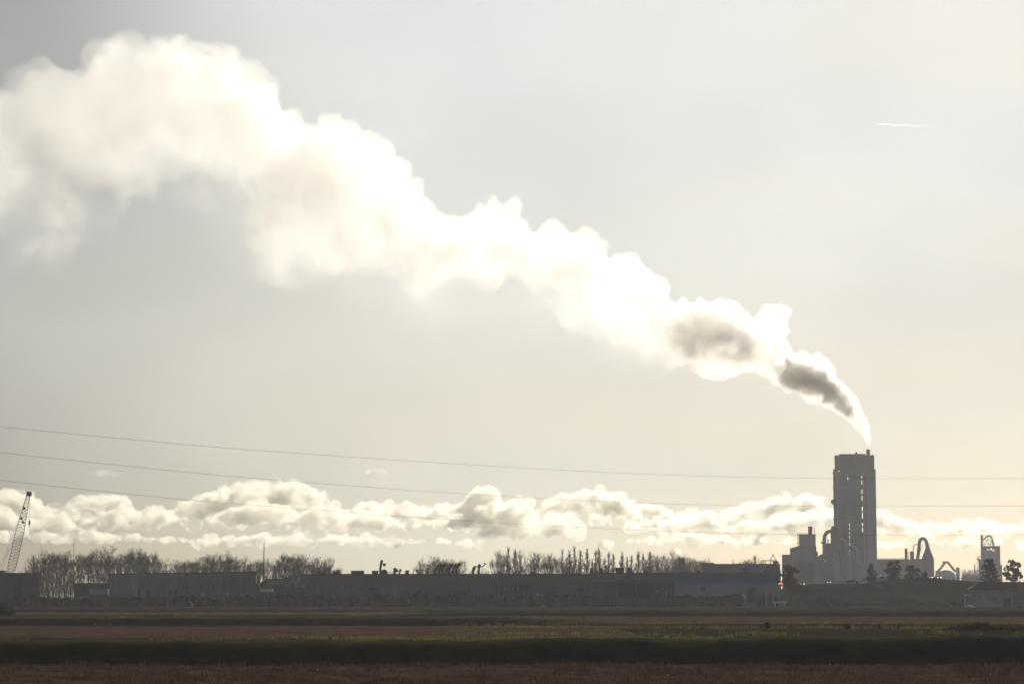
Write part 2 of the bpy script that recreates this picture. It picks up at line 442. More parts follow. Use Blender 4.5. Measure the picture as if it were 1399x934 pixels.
wisp_m = vol_mat('cloud_wisp_air', (.995,.985,.94), .62, lambda n, l: .0035)
for args, lab in (((108, 165, L((0,647),(.35,641),(.6,640),(1,648)), 652, 900), 'small faint cloud wisp above the low cloud bank at the left'),
                  ((489, 530, L((0,646),(.6,634),(1,643)), 650, 900), 'small bright cloud wisp above the middle of the low cloud bank')):
    wb = []; heap(*args, cb=wb); wo_ = blob_mesh('cloud_wisp', wb, 6.0, ((16, 80.0), (14, 38.0)), billow=True)
    keep_largest(wo_.data); wo_.data.materials.clear(); wo_.data.materials.append(wisp_m); tag(wo_, lab, 'cloud')
# ------------------------------------------------------------------ ground, fields, banks
def sheet(name, xs, ys, zf, m, kind='structure'):
    vs = []; fs = []
    nx = len(xs)
    for j, y in enumerate(ys):
        for i, x in enumerate(xs): vs.append((x, y, zf(x, y)))
    for j in range(len(ys)-1):
        for i in range(nx-1): fs.append((j*nx+i, j*nx+i+1, (j+1)*nx+i+1, (j+1)*nx+i))
    b = MB(); b.add(vs, fs); o = b.build(name, m, smooth=True); tag(o, kind=kind); return o
def frange(a, b, n): return [a + (b-a)*i/n for i in range(n+1)]
M = {}
M['grass'] = mat('rough_grass', (.040,.036,.022), rough=1, spec=0, col2=(.068,.058,.034), scale=.06, detail=6, stretch=(.35,1,1))
M['crop'] = mat('brown_crop', (.088,.056,.043), rough=1, spec=0, col2=(.20,.125,.092), scale=.35, detail=7, stretch=(.3,1,1))
M['bank'] = mat('bank_turf', (.088,.077,.053), rough=1, spec=0, col2=(.125,.105,.07), scale=.5, detail=6)
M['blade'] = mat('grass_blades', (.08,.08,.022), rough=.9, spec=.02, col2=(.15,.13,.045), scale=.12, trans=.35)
M['sunny'] = mat('sunlit_grass_blades', (.09,.09,.022), rough=.9, spec=.02, col2=(.19,.165,.055), scale=.09, trans=.55)  # brighter copy of the blades, sunlight on crests and verges put into the colour
M['straw'] = mat('dry_stalks', (.085,.05,.038), rough=.9, spec=.05, col2=(.14,.085,.06), scale=.6, trans=.35)
M['hedge'] = mat('hedge_leaves', (.046,.047,.032), rough=.9, spec=.0, col2=(.062,.062,.041), scale=.2, trans=.03)
fb = lambda x, y, s: noise.fractal(Vector((x*s, y*s, 3.3)), 1.0, 2.0, 4)
ys = frange(-60, 90, 6)[:-1] + frange(90, 500, 82)[:-1] + frange(500, 900, 20)[:-1] + frange(900, 2600, 12)
xs = frange(-1400, -200, 12)[:-1] + frange(-200, 200, 80)[:-1] + frange(200, 1400, 12)
sheet('ground', xs, ys, lambda x, y: (.12*fb(x, y, .05) if 60 < y < 640 else 0) - .12, M['grass'])

def field(name, y0, y1, x0, x1, dx, dy, amp, m=None, wob=3.0, rise=.02):
    """crop field: a sheet with ragged grassy edges just above the ground"""
    nx = int((x1-x0)/dx); ny = max(2, int((y1-y0)/dy)); vs = []; fs = []
    for j in range(ny+1):
        t = j/ny
        for i in range(nx+1):
            x = x0 + (x1-x0)*i/nx
            a = y0 + wob*.4*fb(x, 1.0, .06); b = y1 + wob*fb(x, 9.0, .045)
            y = a + (b-a)*t
            e = min(1, min(t, 1-t)*8)
            z = rise + amp*(.5*fb(x, y, .5) + .5*fb(x*.4, y*1.6, 1.7))*e - (.3 if t in (0, 1) else 0)
            vs.append((x, y, z))
    for j in range(ny):
        for i in range(nx): fs.append((j*(nx+1)+i, j*(nx+1)+i+1, (j+1)*(nx+1)+i+1, (j+1)*(nx+1)+i))
    b = MB(); b.add(vs, fs); o = b.build(name, m or M['crop'], smooth=True); tag(o, kind='structure'); return o
field('near_field', 62, 130, -48, 48, .33, .33, .30)
field('middle_field', 212, 288, -110, 12, .9, .9, .18, wob=9)
field('far_field', 318, 405, -22, 150, 1.1, 1.2, .2, wob=8)
field('distant_field', 455, 500, -170, 60, 2, 2, .15, wob=10)

def bank(name, x0, x1, yc, wid, h, dx, seed, m, lip=None):
    """long low earth bank with uneven crest: steep near face, flat top"""
    nx = int((x1-x0)/dx); prof = [(-.5,-.3),(-.47,.05),(-.40,.42),(-.32,.78),(-.22,.98),(-.05,1.0),(.15,.93),(.34,.5),(.5,-.3)]
    vs = []; fs = []; n = len(prof)
    for i in range(nx+1):
        x = x0 + (x1-x0)*i/nx
        e = min(1, (i/nx)*9, (1-i/nx)*9)
        hh = h(x)*e if callable(h) else h*e
        off = wid*(.22*fb(x, seed, .03) + .10*fb(x, seed+50, .12))
        for a, q in prof:
            k = 1 + .30*fb(x, seed + a*4, .35) + .16*fb(x, seed+a*9, 1.4)
            vs.append((x, yc + off + a*wid + .25*fb(x, seed+a*20, .7), max(-.3, hh*q*(.75+.25*k)) if q > 0 else -.3))
    for i in range(nx):
        for j in range(n-1): fs.append((i*n+j, (i+1)*n+j, (i+1)*n+j+1, i*n+j+1))
    b = MB(); b.add(vs, fs); o = b.build(name, m, smooth=True); tag(o, kind='structure')
    return o
bank('ditch_bank', -60, 60, 137, 13, lambda x: 1.40 + .004*x + .16*fb(x, 99, .06) + .10*fb(x, 77, .3), .3, 4.0, M['bank'])
bank('field_bank', -130, 16, 312, 12, .85, .6, 14.0, M['bank'])
bank('far_bank', -30, 190, 424, 14, .95, .8, 24.0, M['bank'])
bank('track_bank', -220, 170, 520, 10, .55, 1.2, 31.0, M['bank'])
bank('roadside_bank', -260, 260, 610, 12, .5, 1.5, 41.0, M['bank'])

def blades(name, spots, hmin, hmax, w, m, lean=.25, per=5, seed=1):
    r = random.Random(seed); b = MB(); vs = []; fs = []
    for x, y, z in spots:
        for k in range(per):
            h = r.uniform(hmin, hmax); a = r.uniform(0, 6.283); ww = w*r.uniform(.6, 1.3)
            bx_, by_ = x + r.gauss(0, w*3), y + r.gauss(0, w*3)
            dx, dy = math.cos(a)*ww, math.sin(a)*ww*.5
            lx, ly = r.gauss(0, lean)*h, r.gauss(0, lean)*h
            o = len(vs)
            vs += [(bx_-dx, by_-dy, z-.05), (bx_+dx, by_+dy, z-.05), (bx_+lx*.4+dx*.6, by_+ly*.4+dy*.6, z+h*.6), (bx_+lx, by_+ly, z+h)]
            fs += [(o, o+1, o+2), (o, o+2, o+3)]
    b.add(vs, fs); o = b.build(name, m); tag(o, kind='stuff'); return o
rg = random.Random(5)
# tall grass along the crest of the ditch bank, thin in places
sp = []
for k in range(5200):
    x = rg.uniform(-52, 52)
    if fb(x, 70, .12) + rg.uniform(-.2, .35) < .16: continue
    q_ = rg.uniform(-3.2, 1.8); y = 137 + 13*(.22*fb(x, 4.0, .03) + .10*fb(x, 54.0, .12)) + q_
    sp.append((x, y, 1.15 if q_ > -2 else .95))
blades('bank_grass', sp, .08, .32, .025, M['sunny'], per=4, seed=2)
# rough sunlit grass beyond the bank on the right, and the verges of the fields
sp = []
for k in range(12000):
    y = rg.uniform(222, 312); x = rg.uniform(-8, 85)
    if fb(x*.10, y*.95, .08) + .4*fb(x, y, .2) + rg.uniform(-.06,.06) < .36: continue
    sp.append((x, y, 0))
blades('rough_grass', sp, .14, .42, .06, M['sunny'], per=4, seed=3)
sp = []
for k in range(9000):
    y, x0, x1 = rg.choice(((309, -120, 10), (313, -120, 10), (315, -120, 10), (208, -75, 20), (426, -30, 150), (440, -150, 150), (446, -150, 150), (545, -200, 180), (560, -200, 180), (312, 0, 80)))
    x = rg.uniform(x0, x1)
    if fb(x*.5, y, .05) + rg.uniform(-.16,.16) < .14: continue
    zz = .8 if y in (306, 313) else .75 if y == 426 else 0
    sp.append((x, y + rg.gauss(0, 2.5) if zz == 0 else y + rg.uniform(-1, 1), zz))
blades('verge_grass', sp, .1, .32, .07, M['sunny'], per=4, seed=4)
# stalks of the near crop and its green streaks
sp = [(rg.uniform(-42, 42), 62 + 68*rg.random()**.8, .0) for k in range(26000)]
blades('crop_stubble', sp, .05, .24, .02, M['straw'], per=3, seed=6)
sp = [(x_, y_, 0) for x_, y_ in ((rg.uniform(-40, 40), 88 + 42*rg.random()) for _ in range(9000)) if fb(x_, y_, .35) + rg.uniform(-.2,.2) > .2]
blades('crop_clumps', sp, .18, .42, .03, M['straw'], per=5, seed=8)
sp = []
for k in range(7000):
    x = rg.uniform(-32, 32); y = rg.uniform(88, 131)
    if fb(x*.5, y*2.2, .10) + (.12 if x < -8 else -.12) + rg.uniform(-.1,.1) < .34: continue
    sp.append((x, y, .02))
blades('weed_grass', sp, .05, .2, .03, M['blade'], per=4, seed=7)

# ------------------------------------------------------------------ hedges and bushes: leaf clumps round a ragged core
def leaves(b, cx, cy, cz, rx, ry, rz, n, size, r, shell=.55):
    vs = []; fs = []
    for k in range(n):
        d = Vector((r.gauss(0,1), r.gauss(0,1), r.gauss(0,1))).normalized() * (shell + (1-shell)*r.random())
        p = Vector((cx+d.x*rx, cy+d.y*ry, cz+d.z*rz)); q = Vector((r.gauss(0,1), r.gauss(0,1), r.gauss(0,1))).normalized()
        w = q.cross(Vector((r.gauss(0,1), r.gauss(0,1), r.gauss(0,1)))).normalized(); s_ = size*r.uniform(.5, 1.3)
        o = len(vs); vs += [p-q*s_, p+w*s_*.6, p+q*s_, p-w*s_*.6]; fs.append((o, o+1, o+2, o+3))
    b.add(vs, fs)
def lump(b, cx, cy, cz, rx, ry, rz, r, n=10, m_=6):
    s0 = r.uniform(0, 99); vs = []; fs = []
    for j in range(m_+1):
        th = math.pi*j/m_
        for i in range(n):
            ph = 2*math.pi*i/n; d = Vector((math.sin(th)*math.cos(ph), math.sin(th)*math.sin(ph), math.cos(th)))
            k = 1 + .35*noise.noise(d*2 + Vector((s0,0,0)))
            vs.append((cx+d.x*rx*k, cy+d.y*ry*k, cz+d.z*rz*k))
    for j in range(m_):
        for i in range(n): fs.append((j*n+i, (j+1)*n+i, (j+1)*n+(i+1)%n, j*n+(i+1)%n))
    b.add(vs, fs)
def hedge(px0, px1, ytop, Y, label, thick=3.0, seed=0, name='hedge', cat='hedge', size=.2, group=None, z0=0.0):
    r = random.Random(seed); b = MB(); x0, x1 = X(px0, Y, 815), X(px1, Y, 815)
    x = x0
    while x < x1:
        px = 699.5 + F*x/Y
        top = ytop(px) if callable(ytop) else ytop
        h = (Z(top, Y) - z0)*r.uniform(.80, 1.04); w = max(1.0, h*.45)
        lump(b, x, Y + r.uniform(-.5,.5), z0 + h*.42, w, thick*.5, h*.5, r)
        leaves(b, x, Y, z0 + h*.5, w*1.15, thick*.62, h*.56, int(95*max(1, h/2)), size, r)
        x += w*r.uniform(.75, 1.1)
    o = b.build(name, M['hedge']); tag(o, label, cat, group); return o
G1 = 'dark hedges along the front of the warehouses'
hedge(-12, 98, lambda p: 813 + 2*math.sin(p*.1), 688, 'low dark hedge in front of the dark warehouse under the crane', seed=1, group=G1)
hedge(99, 150, lambda p: 817 + 2*math.sin(p*.2), 680, 'low dark hedge in front of the small flat roofed shed', seed=2, group=G1)
hedge(150, 345, lambda p: 813 + 2*math.sin(p*.07), 672, 'long even dark hedge in front of the grey panelled warehouse', seed=3, group=G1)
hedge(345, 440, lambda p: 811 - 3*math.sin(p*.05), 684, 'dark hedge in front of the pale yellowish building and brick block', seed=4, group=G1)
hedge(442, 560, lambda p: 806 + 6*abs(math.sin(p*.055)), 690, 'uneven dark hedge at the left end of the long dark warehouse', seed=5, group=G1)
hedge(566, 672, lambda p: 803 + 7*abs(math.sin(p*.06)), 690, 'tallest uneven dark hedge at the middle of the long dark warehouse', seed=6, group=G1)
hedge(676, 742, lambda p: 813 + 2*math.sin(p*.2), 690, 'low dark hedge before the porch of the long dark warehouse', seed=7, group=G1)
hedge(750, 800, 809, 690, 'clipped dark hedge between porch and canopy of the long dark warehouse', seed=8, group=G1)
hedge(806, 925, lambda p: 812 + 2*math.sin(p*.09), 690, 'dark hedge under the wide flat canopy', seed=9, group=G1)
hedge(926, 1012, lambda p: 811 if p < 990 else 810, 690, 'clipped dark hedge along the pale blue striped building', seed=10, group=G1)
for k, (p, t, ww, lab) in enumerate(((1037, 812, 5, 'small pointed dark shrub just right of the dark grey door'), (1043, 809, 3, 'narrow dark shrub, second right of the dark grey door'),
        (1052, 809, 3.4, 'narrow upright dark shrub, third right of the dark grey door'), (1061, 812, 5, 'round dark shrub at the right corner of the pale blue striped building'))):
    r = random.Random(60+k); b = MB(); p0 = at(p, t, 688); h = p0.z; w = ww*.22*.5
    lump(b, p0.x, 688, h*.45, w, w, h*.5, r); leaves(b, p0.x, 688, h*.5, w*1.2, w*1.2, h*.52, 160, .25, r)
    tag(b.build('shrub', M['hedge']), lab, 'shrub', 'small shrubs beside the dark grey door')
hedge(-30, 19, lambda p: 821 + 12*max(0, (p-2)/17)**2, 430, 'dark rounded bush at the left edge of the fields', thick=6, seed=12, name='bush', cat='bush', size=.22)
hedge(1300, 1362, lambda p: 858 - 9*math.sin(max(0.05, min(3.09, (p-1297)/68*3.14))), 262, 'low dark bramble mound on the sunlit grass at the right', thick=5, seed=13, name='bramble_mound', cat='bush', size=.14)
hedge(1355, 1440, lambda p: 857 + 2*math.sin(p*.2), 264, 'low flat bramble strip at the far right behind the mound', thick=4, seed=14, name='bramble_strip', cat='bush', size=.14)
for k, (p, t, hh, lab) in enumerate(((1230, 851, 5, 'small round dark bush on the sunlit grass'), (1201, 852, 5, 'thin dark bush left of the small round one on the sunlit grass'),
       (1157, 855, 4, 'low dark tuft bush on the sunlit grass, left of the thin one'), (1048, 849, 6, 'small dark bush at the left end of the sunlit grass'))):
    r = random.Random(80+k); b = MB(); Y = 268; p0 = at(p, t, Y); h = max(p0.z, .5); w = (.35 if k != 1 else .14)
    lump(b, p0.x, Y, h*.45, w, w, h*.5, r); leaves(b, p0.x, Y, h*.5, w*1.3, w*1.3, h*.55, 150, .09, r)
    tag(b.build('bush', M['hedge']), lab, 'bush')

# raised road across the right of the view
def road_top(px): return interp([(1040, 812), (1075, 803), (1110, 797.5), (1150, 797), (1200, 795.5), (1240, 789.5), (1290, 791), (1335, 794), (1480, 795)], px)
b = MB(); YE = 820; vs = []; fs = []; pr = [(-34,0),(-24,.35),(-14,.72),(-7,.97),(-4,1.0),(8,1.0),(11,.97),(30,-.1)]
npx = 74
for i in range(npx+1):
    px = 1030 + 450*i/npx; h = Z(road_top(px), YE); x = X(px, YE)
    for dy, q in pr:
        vs.append((x, YE + dy + fb(x, dy, .05), h*q + (.35*fb(x, dy, .12) if 0 < q < 1 else 0) - (.2 if q <= 0 else 0)))
nn = len(pr)
for i in range(npx):
    for j in range(nn-1): fs.append((i*nn+j, (i+1)*nn+j, (i+1)*nn+j+1, i*nn+j+1))
b.add(vs, fs); tag(b.build('embankment', mat('slope_turf', (.045,.043,.03), rough=1, spec=0, col2=(.064,.06,.04), scale=.12, detail=6), smooth=True), kind='structure')
hedge(1100, 1330, lambda p: 818 + 3*math.sin(p*.06), 745, 'long low dark hedge at the foot of the raised road', seed=15, thick=4, group=G1)
hedge(1118, 1212, lambda p: road_top(p)+1.5*math.sin(p*.3), 806, 'scrubby dark hedge on the raised road below the tall plant tower', seed=16, thick=3, z0=4)
hedge(1256, 1292, lambda p: 785 + (p-1256)*.22, 812, 'dark scrub on the raised road below the cone topped tower', seed=17, thick=3, z0=6)
# ------------------------------------------------------------------ warehouses
M['dark'] = mat('dark_metal_siding', (.10,.105,.108), rough=.7, var=.12, scale=.08, detail=5, stretch=(1,1,.3))
M['grey'] = mat('grey_panels', (.185,.19,.197), rough=.8, var=.12, scale=.1, detail=5, stretch=(1,1,.25))
M['brown'] = mat('brown_grey_siding', (.175,.168,.148), rough=.8, var=.12, scale=.06, detail=5, stretch=(1,1,.3))
M['brick'] = mat('red_brown_brick', (.25,.18,.15), rough=.9, var=.18, scale=.4, detail=6)
M['pale'] = mat('pale_wall', (.38,.39,.41), rough=.8, var=.08, scale=.1, detail=5, stretch=(1,1,.3))
M['blue'] = mat('blue_band', (.06,.17,.43), rough=.6, var=.08, scale=.2)
M['fascia'] = mat('slate_fascia', (.075,.085,.105), rough=.6, var=.1, scale=.2)
M['orange'] = mat('orange_brown_panel', (.20,.16,.12), rough=.8, var=.2, scale=.4)
M['yellow'] = mat('pale_yellow_wall', (.30,.30,.24), rough=.9, var=.3, scale=.25, detail=7)
M['black'] = mat('black_metal', (.03,.031,.033), rough=.7, var=.2, scale=.5)
M['glass'] = mat('window_glass', (.03,.035,.04), rough=.15, spec=.5)
M['white'] = mat('white_paint', (.78,.78,.76), rough=.6, var=.06, scale=.8)
M['steel'] = mat('galvanised_steel', (.25,.26,.27), rough=.6, var=.15, scale=.4)
M['rust'] = mat('rusty_red', (.16,.06,.05), rough=.8, var=.2, scale=1)

def rect(px0, px1, py0, py1, Y):
    m = (py0 + (py1 if py1 else 815))/2
    return X(px0, Y, m), X(px1, Y, m), (Z(py1, Y) if py1 else 0.0), Z(py0, Y)
def pbox(b, px0, px1, py0, py1, Y, d, y0=0.0):
    x0, x1, z0, z1 = rect(px0, px1, py0, py1, Y); b.box(x0, x1, Y+y0, Y+y0+d, z0, z1)
def on_wall(name, px0, px1, py0, py1, Y, m, parent, proud=.12, label=None):
    b = MB(); pbox(b, px0, px1, py0, py1, Y, proud + .05, -proud)
    o = b.build(name, m, parent)
    if label: o['label'] = label
    return o
def building(name, px0, px1, py, Y, d, wm, label, cat='warehouse', ribs=0, coping=.35, cm=None):
    x0, x1, z0, z1 = rect(px0, px1, py, None, Y)
    t = thing(name, ((x0+x1)/2, Y + d/2, 0), label, cat)
    fk = (Y+d)/Y
    b = MB(); b.plan([(x0, Y), (x1, Y), (x1*fk, Y+d), (x0*fk, Y+d)], -.2, z1 - coping)
    for k in range(1, ribs):
        x = x0 + (x1-x0)*k/ribs; b.box(x-.12, x+.12, Y-.06, Y, 0, z1 - coping - .02)
    b.build('wall', wm, t)
    r = MB(); r.plan([(x0-.1, Y-.15), (x1+.1, Y-.15), ((x1+.1)*fk, Y+d), ((x0-.1)*fk, Y+d)], z1-coping, z1); r.build('roof', cm or M['fascia'], t)
    return t
# 1 dark warehouse under the crane
w1 = building('warehouse', -40, 52, 782, 700, 40, M['dark'], 'dark blue grey warehouse below the lattice crane boom', ribs=9)
on_wall('door', 20, 29, 800, 818, 700, M['black'], w1)
b = MB(); pbox(b, -3, 5, 778.6, 782, 706, 5); b.build('roof_unit', M['black'], w1)
# 2 small shed
w2 = building('low_shed', 101, 147.5, 796, 735, 14, M['dark'], 'small flat roofed shed left of the grey panelled warehouse', 'shed', ribs=5)
on_wall('canopy', 124, 149, 804, 812, 735, M['pale'], w2, proud=2.0)
b = MB()
for k in range(5): pbox(b, 109+k*2.4, 109.5+k*2.4, 813, 824, 730, .2)
for k in range(3): pbox(b, 108, 121, 815+k*3, 815.5+k*3, 730.3, .1)
b.build('pallet_rack', M['steel'], w2)
# 3 grey panelled warehouse, its left end farther off
t = thing('warehouse', (X(248, 740), 750, 0), 'wide grey panelled warehouse with taller right end, left of the pole', 'warehouse')
P0 = (X(147, 778), 778); P1 = (X(349.5, 690), 690); H3 = Z(780, 690)
b = MB(); b.plan([P0, P1, (P1[0]*1.065, P1[1]*1.065), (P0[0]*1.04, P0[1]*1.065)], -.2, H3-.4)
dv = Vector((P1[0]-P0[0], P1[1]-P0[1])); ln = dv.length; dv.normalize(); nv = Vector((dv.y, -dv.x))
def skew(b, s0, s1, z0, z1, out=.1, inn=.05):
    a = Vector(P0) + dv*s0; c_ = Vector(P0) + dv*s1
    b.plan([tuple(a+nv*out), tuple(c_+nv*out), tuple(c_-nv*inn), tuple(a-nv*inn)], z0, z1)
for k in range(1, 14): skew(b, ln*k/14-.15, ln*k/14+.15, 0, H3-.45, .08)
b.build('wall', M['grey'], t)
b = MB(); b.plan([(P0[0]-.2, P0[1]-.2), (P1[0]+.3, P1[1]-.3), (P1[0]*1.065+.3, P1[1]*1.065), (P0[0]*1.04-.2, P0[1]*1.065)], H3-.4, H3); b.build('roof', M['fascia'], t)
for f in (.235, .30, .45, .49): 
    b = MB(); skew(b, ln*f-.9, ln*f+.9, 0, 5.2); b.build('door', M['black'], t)
for f in (.20, .56, .66, .74, .8):
    b = MB(); skew(b, ln*f-.8, ln*f+.8, 5.6, 7.0); b.build('window', M['glass'], t)
for f in (.67, .83):
    b = MB(); skew(b, ln*f-.6, ln*f+.6, 0, 4.2, .09); b.build('downpipe_panel', M['pale'], t)
# 4 pale yellowish building
w4 = building('yellow_building', 364, 411, 790.5, 765, 16, M['yellow'], 'pale yellowish rendered building between the pole and the brick block', 'building', ribs=3)
for p in (372, 383, 396): on_wall('window', p, p+6, 797, 802, 765, M['grey'], w4)
b = MB(); pbox(b, 355, 372, 804, 808, 742, 3); tag(b.build('trailer', M['white']), 'low white trailer in front of the pale yellowish building', 'trailer')
hedge(350, 412, lambda p: 785.5 + 1.6*math.sin(p*.9), 800, 'thin ragged row of dark trees behind the pale yellowish building', seed=31, thick=3, size=.4, name='tree_belt', cat='hedge')
# 5 brick block
w5 = building('brick_block', 409.5, 438.5, 783.6, 706, 22, M['brick'], 'reddish brown brick block joining the long dark warehouse', 'building')
on_wall('window', 419, 424, 797, 803, 706, M['glass'], w5); on_wall('window', 411.5, 417, 797, 803, 706, M['pale'], w5, label='pale boarded window'); on_wall('door', 432, 436, 806, 822, 706, M['pale'], w5)
on_wall('downpipe', 438.8, 440.4, 799, 828, 700, M['black'], w5)
# 6 long dark warehouse
w6 = building('warehouse', 437.5, 806, 783.4, 700.5, 60, M['brown'], 'very long brown grey warehouse with many vents along its flat roof', ribs=46)
for a, c_, u, l_ in ((447, 462, 799, 805), (470, 480, 799, 805), (487, 497, 800, 805), (505, 516, 802, 806), (553, 559, 805, 817)): on_wall('window', a, c_, u, l_, 700.5, M['glass'], w6)
on_wall('loading_door', 522, 545, 799, 822, 700.5, M['grey'], w6); on_wall('loading_door', 560, 572, 803, 824, 700.5, M['grey'], w6)
b = MB(); pbox(b, 676, 728, 798.6, 800.4, 697.5, 3.0)
for k in range(8): pbox(b, 678+k*6.8, 678.8+k*6.8, 800.6, 820, 698, .3)
b.build('porch', M['fascia'], w6)
for a in (689, 693, 700, 706): on_wall('window', a, a+2.4, 801.5, 806, 700.5, M['pale'], w6, label='pale porch window')
on_wall('door', 732, 737, 810, 823, 700.5, M['pale'], w6, label='pale door'); on_wall('door', 739, 742, 812, 823, 700.5, M['pale'], w6, label='pale door')
b = MB(); pbox(b, 742, 806, 807, 808.4, 696.5, 4.0)
for p in (743, 757, 771, 785, 800): pbox(b, p, p+.7, 808.5, 826, 697, .3)
b.build('canopy', M['grey'], w6)
on_wall('loading_door', 781, 790, 809, 823, 700.5, M['grey'], w6)
b = MB(); pbox(b, 790, 798, 804.2, 806.9, 698, 2); pbox(b, 792, 795, 802, 804.15, 698.3, 1.4); b.build('roof_vent', M['black'], w6)
# 7 canopy building
w7 = building('canopy_building', 805.6, 921.6, 782, 699.5, 45, M['grey'], 'grey building with a wide flat canopy over a dark open bay', 'building', ribs=14)
b = MB(); pbox(b, 808, 843, 793.5, 797, 694.5, 4.9); pbox(b, 843.1, 921.4, 791.5, 795.5, 694.5, 4.9); b.build('canopy', M['fascia'], w7)
for a, c_ in ((811, 820), (822, 826), (828, 836), (838, 842)): on_wall('panel', a, c_, 799.5, 804.5, 699.5, M['orange'], w7)
on_wall('bay_shade_sheet', 845, 921, 796.5, 818, 699.5, M['black'], w7, proud=.1)  # black sheet on the wall paints the shade inside the bay
for p in (844, 869, 895, 920):
    b = MB(); pbox(b, p, p+.9, 795.6, 827, 695, .3); b.build('canopy_post', M['fascia'], w7)
for p in (896, 903, 908, 915): on_wall('stacked_goods', p, p+3.6, 803+(p%3), 814, 698.6, M['brown'], w7)
# 8 pale building with blue band
w8 = building('striped_building', 922.5, 1067, 781.2, 697, 40, M['pale'], 'pale grey building with a broad blue band under its roof', 'building', ribs=16, cm=M['grey'])
b = MB(); pbox(b, 922.2, 1067.3, 781.9, 787.6, 696.6, .38); b.build('parapet', M['grey'], w8)
b = MB(); pbox(b, 922.4, 1063, 787.8, 794.6, 696.5, .45); b.build('blue_band', M['blue'], w8)
d8 = on_wall('door', 1020, 1032, 802.8, 821, 697, M['fascia'], w8, proud=.5); d8['label'] = 'dark grey sectional door'
on_wall('door', 1014, 1019, 811, 824, 697, M['white'], w8, label='white side door')
on_wall('window', 957, 964, 801, 806, 697, mat('teal_glass', (.05,.11,.12), rough=.3), w8, label='faint teal window')
b = MB(); pbox(b, 1023, 1023.6, 794.8, 802, 696.4, .12); b.build('flue', M['steel'], w8)
# 9 long low building behind
w9 = building('storage_hall', 962, 1066, 769.6, 1010, 40, M['grey'], 'long low grey hall behind the blue striped building', 'building', ribs=18, cm=M['steel'])
b = MB(); pbox(b, 959, 976, 768.2, 782, 1002, 7.9); b.build('stair_block', M['brown'], w9)
# 10 stepped boiler house with a steaming stack
t = thing('boiler_house', (X(929, 1120), 1125, 0), 'stepped dark boiler house with short stack giving off a white puff', 'building')
b = MB(); pbox(b, 916, 942, 778, None, 1120, 20); b.build('base', M['dark'], t)
b = MB(); pbox(b, 921, 938, 774, 777.9, 1122, 14); b.build('upper_floor', M['dark'], t)
b = MB(); pbox(b, 927, 935.5, 761.5, 773.9, 1124, 9); b.build('stack', M['dark'], t)
# roof furniture of the long warehouse: each lifts off by itself
RG = 'rooftop units on the long brown grey warehouse'
def roof_box(px0, px1, py, label, cat='rooftop unit', m=None, lid=True, name='rooftop_unit', Y=706):
    z0 = Z(783.4, 700.5); x0, x1 = X(px0, Y, 780), X(px1, Y, 780); z1 = Z(py, Y)
    t = thing(name, ((x0+x1)/2, Y+1.2, z0), label, cat, RG)
    b = MB(); b.box(x0+.15, x1-.15, Y, Y+2.4, z0+.003, z1-.18); b.build('housing', m or M['black'], t)
    if lid:
        b = MB(); b.box(x0, x1, Y-.1, Y+2.5, z1-.18, z1); b.build('lid', M['fascia'], t)
    b = MB(); 
    for k in range(4): b.box(x0+.3, x1-.3, Y-.06, Y+.02, z0+.3+k*.22, z0+.4+k*.22)
    b.build('louvre', M['steel'], t)
    return t
roof_box(432, 447, 779.6, 'wide flat dark rooftop unit above the brick block corner')
roof_box(454.5, 465, 780.2, 'low dark rooftop unit second from the brick block')
roof_box(479, 497.5, 779.4, 'widest flat dark rooftop unit of the long warehouse')
roof_box(507.5, 517, 779.4, 'small dark rooftop unit beside the tall roof flue')
roof_box(553, 559, 778.5, 'small dark rooftop box left of the row of seven cowled vents')
roof_box(679, 684, 780.5, 'tiny dark rooftop box left of the poplar row')
roof_box(724, 731, 781, 'tiny low rooftop box below the broad bare tree')
roof_box(805.5, 810.5, 776, 'narrow tall dark rooftop box just right of the rooftop letters', Y=704)
roof_box(819, 824, 775.5, 'narrow tall dark rooftop box second right of the rooftop letters', Y=704)
roof_box(840.5, 853, 774.8, 'bulky dark rooftop unit above the wide flat canopy', Y=704)
roof_box(857, 862, 774.5, 'narrow dark rooftop cowl right of the bulky unit above the canopy', Y=704)
roof_box(950, 957.5, 778.8, 'low dark rooftop unit on the blue striped building', Y=702)
def vent(px, py, label, lean=0.0, cap=1.6, Y=705, px_base=None, name='roof_vent', r=.32):
    z0 = Z(783.4, 700.5); p = at(px, py, Y); xb = X(px_base if px_base else px - lean, Y, 780)
    t = thing(name, (xb, Y, z0), label, 'roof vent', RG)
    b = MB(); b.tube([(xb, Y, z0), (xb, Y, z0+(p.z-z0)*.4), (p.x, Y, p.z-.5)], r, 8); b.build('pipe', M['black'], t)
    b = MB(); b.tube([(p.x-.1, Y, p.z-.9), (p.x+.1, Y, p.z-.3), (p.x+.35, Y, p.z)], [r*1.2, r*cap, r*cap*.8], 8); b.build('cowl', M['black'], t)
words = ['first', 'second', 'third', 'fourth', 'fifth', 'sixth', 'seventh']
for k, (p, y, bs) in enumerate(((598.5, 771.5, 595), (602.5, 770, 600), (607, 770, 604), (612.5, 773.5, 609), (617, 770.5, 613.5), (622.5, 770.5, 618.5), (627, 769, 623.5))):
    vent(p, y, f'cowled leaning roof vent, {words[k]} from the left in the close row of seven', px_base=bs, cap=1.9)
b = MB(); b.bar(at(606, 772.5, 705.6), at(630, 772.3, 705.6), .18); tag(b.build('roof_pipe', M['black']), 'thin level pipe across the row of seven cowled vents', 'pipe', RG)
vent(521, 765, 'tall dark roof flue right of the small rooftop unit', r=.34, cap=1.25, name='roof_flue', px_base=519.6)
b = MB(); r = random.Random(7); z0 = Z(783.4, 700.5)
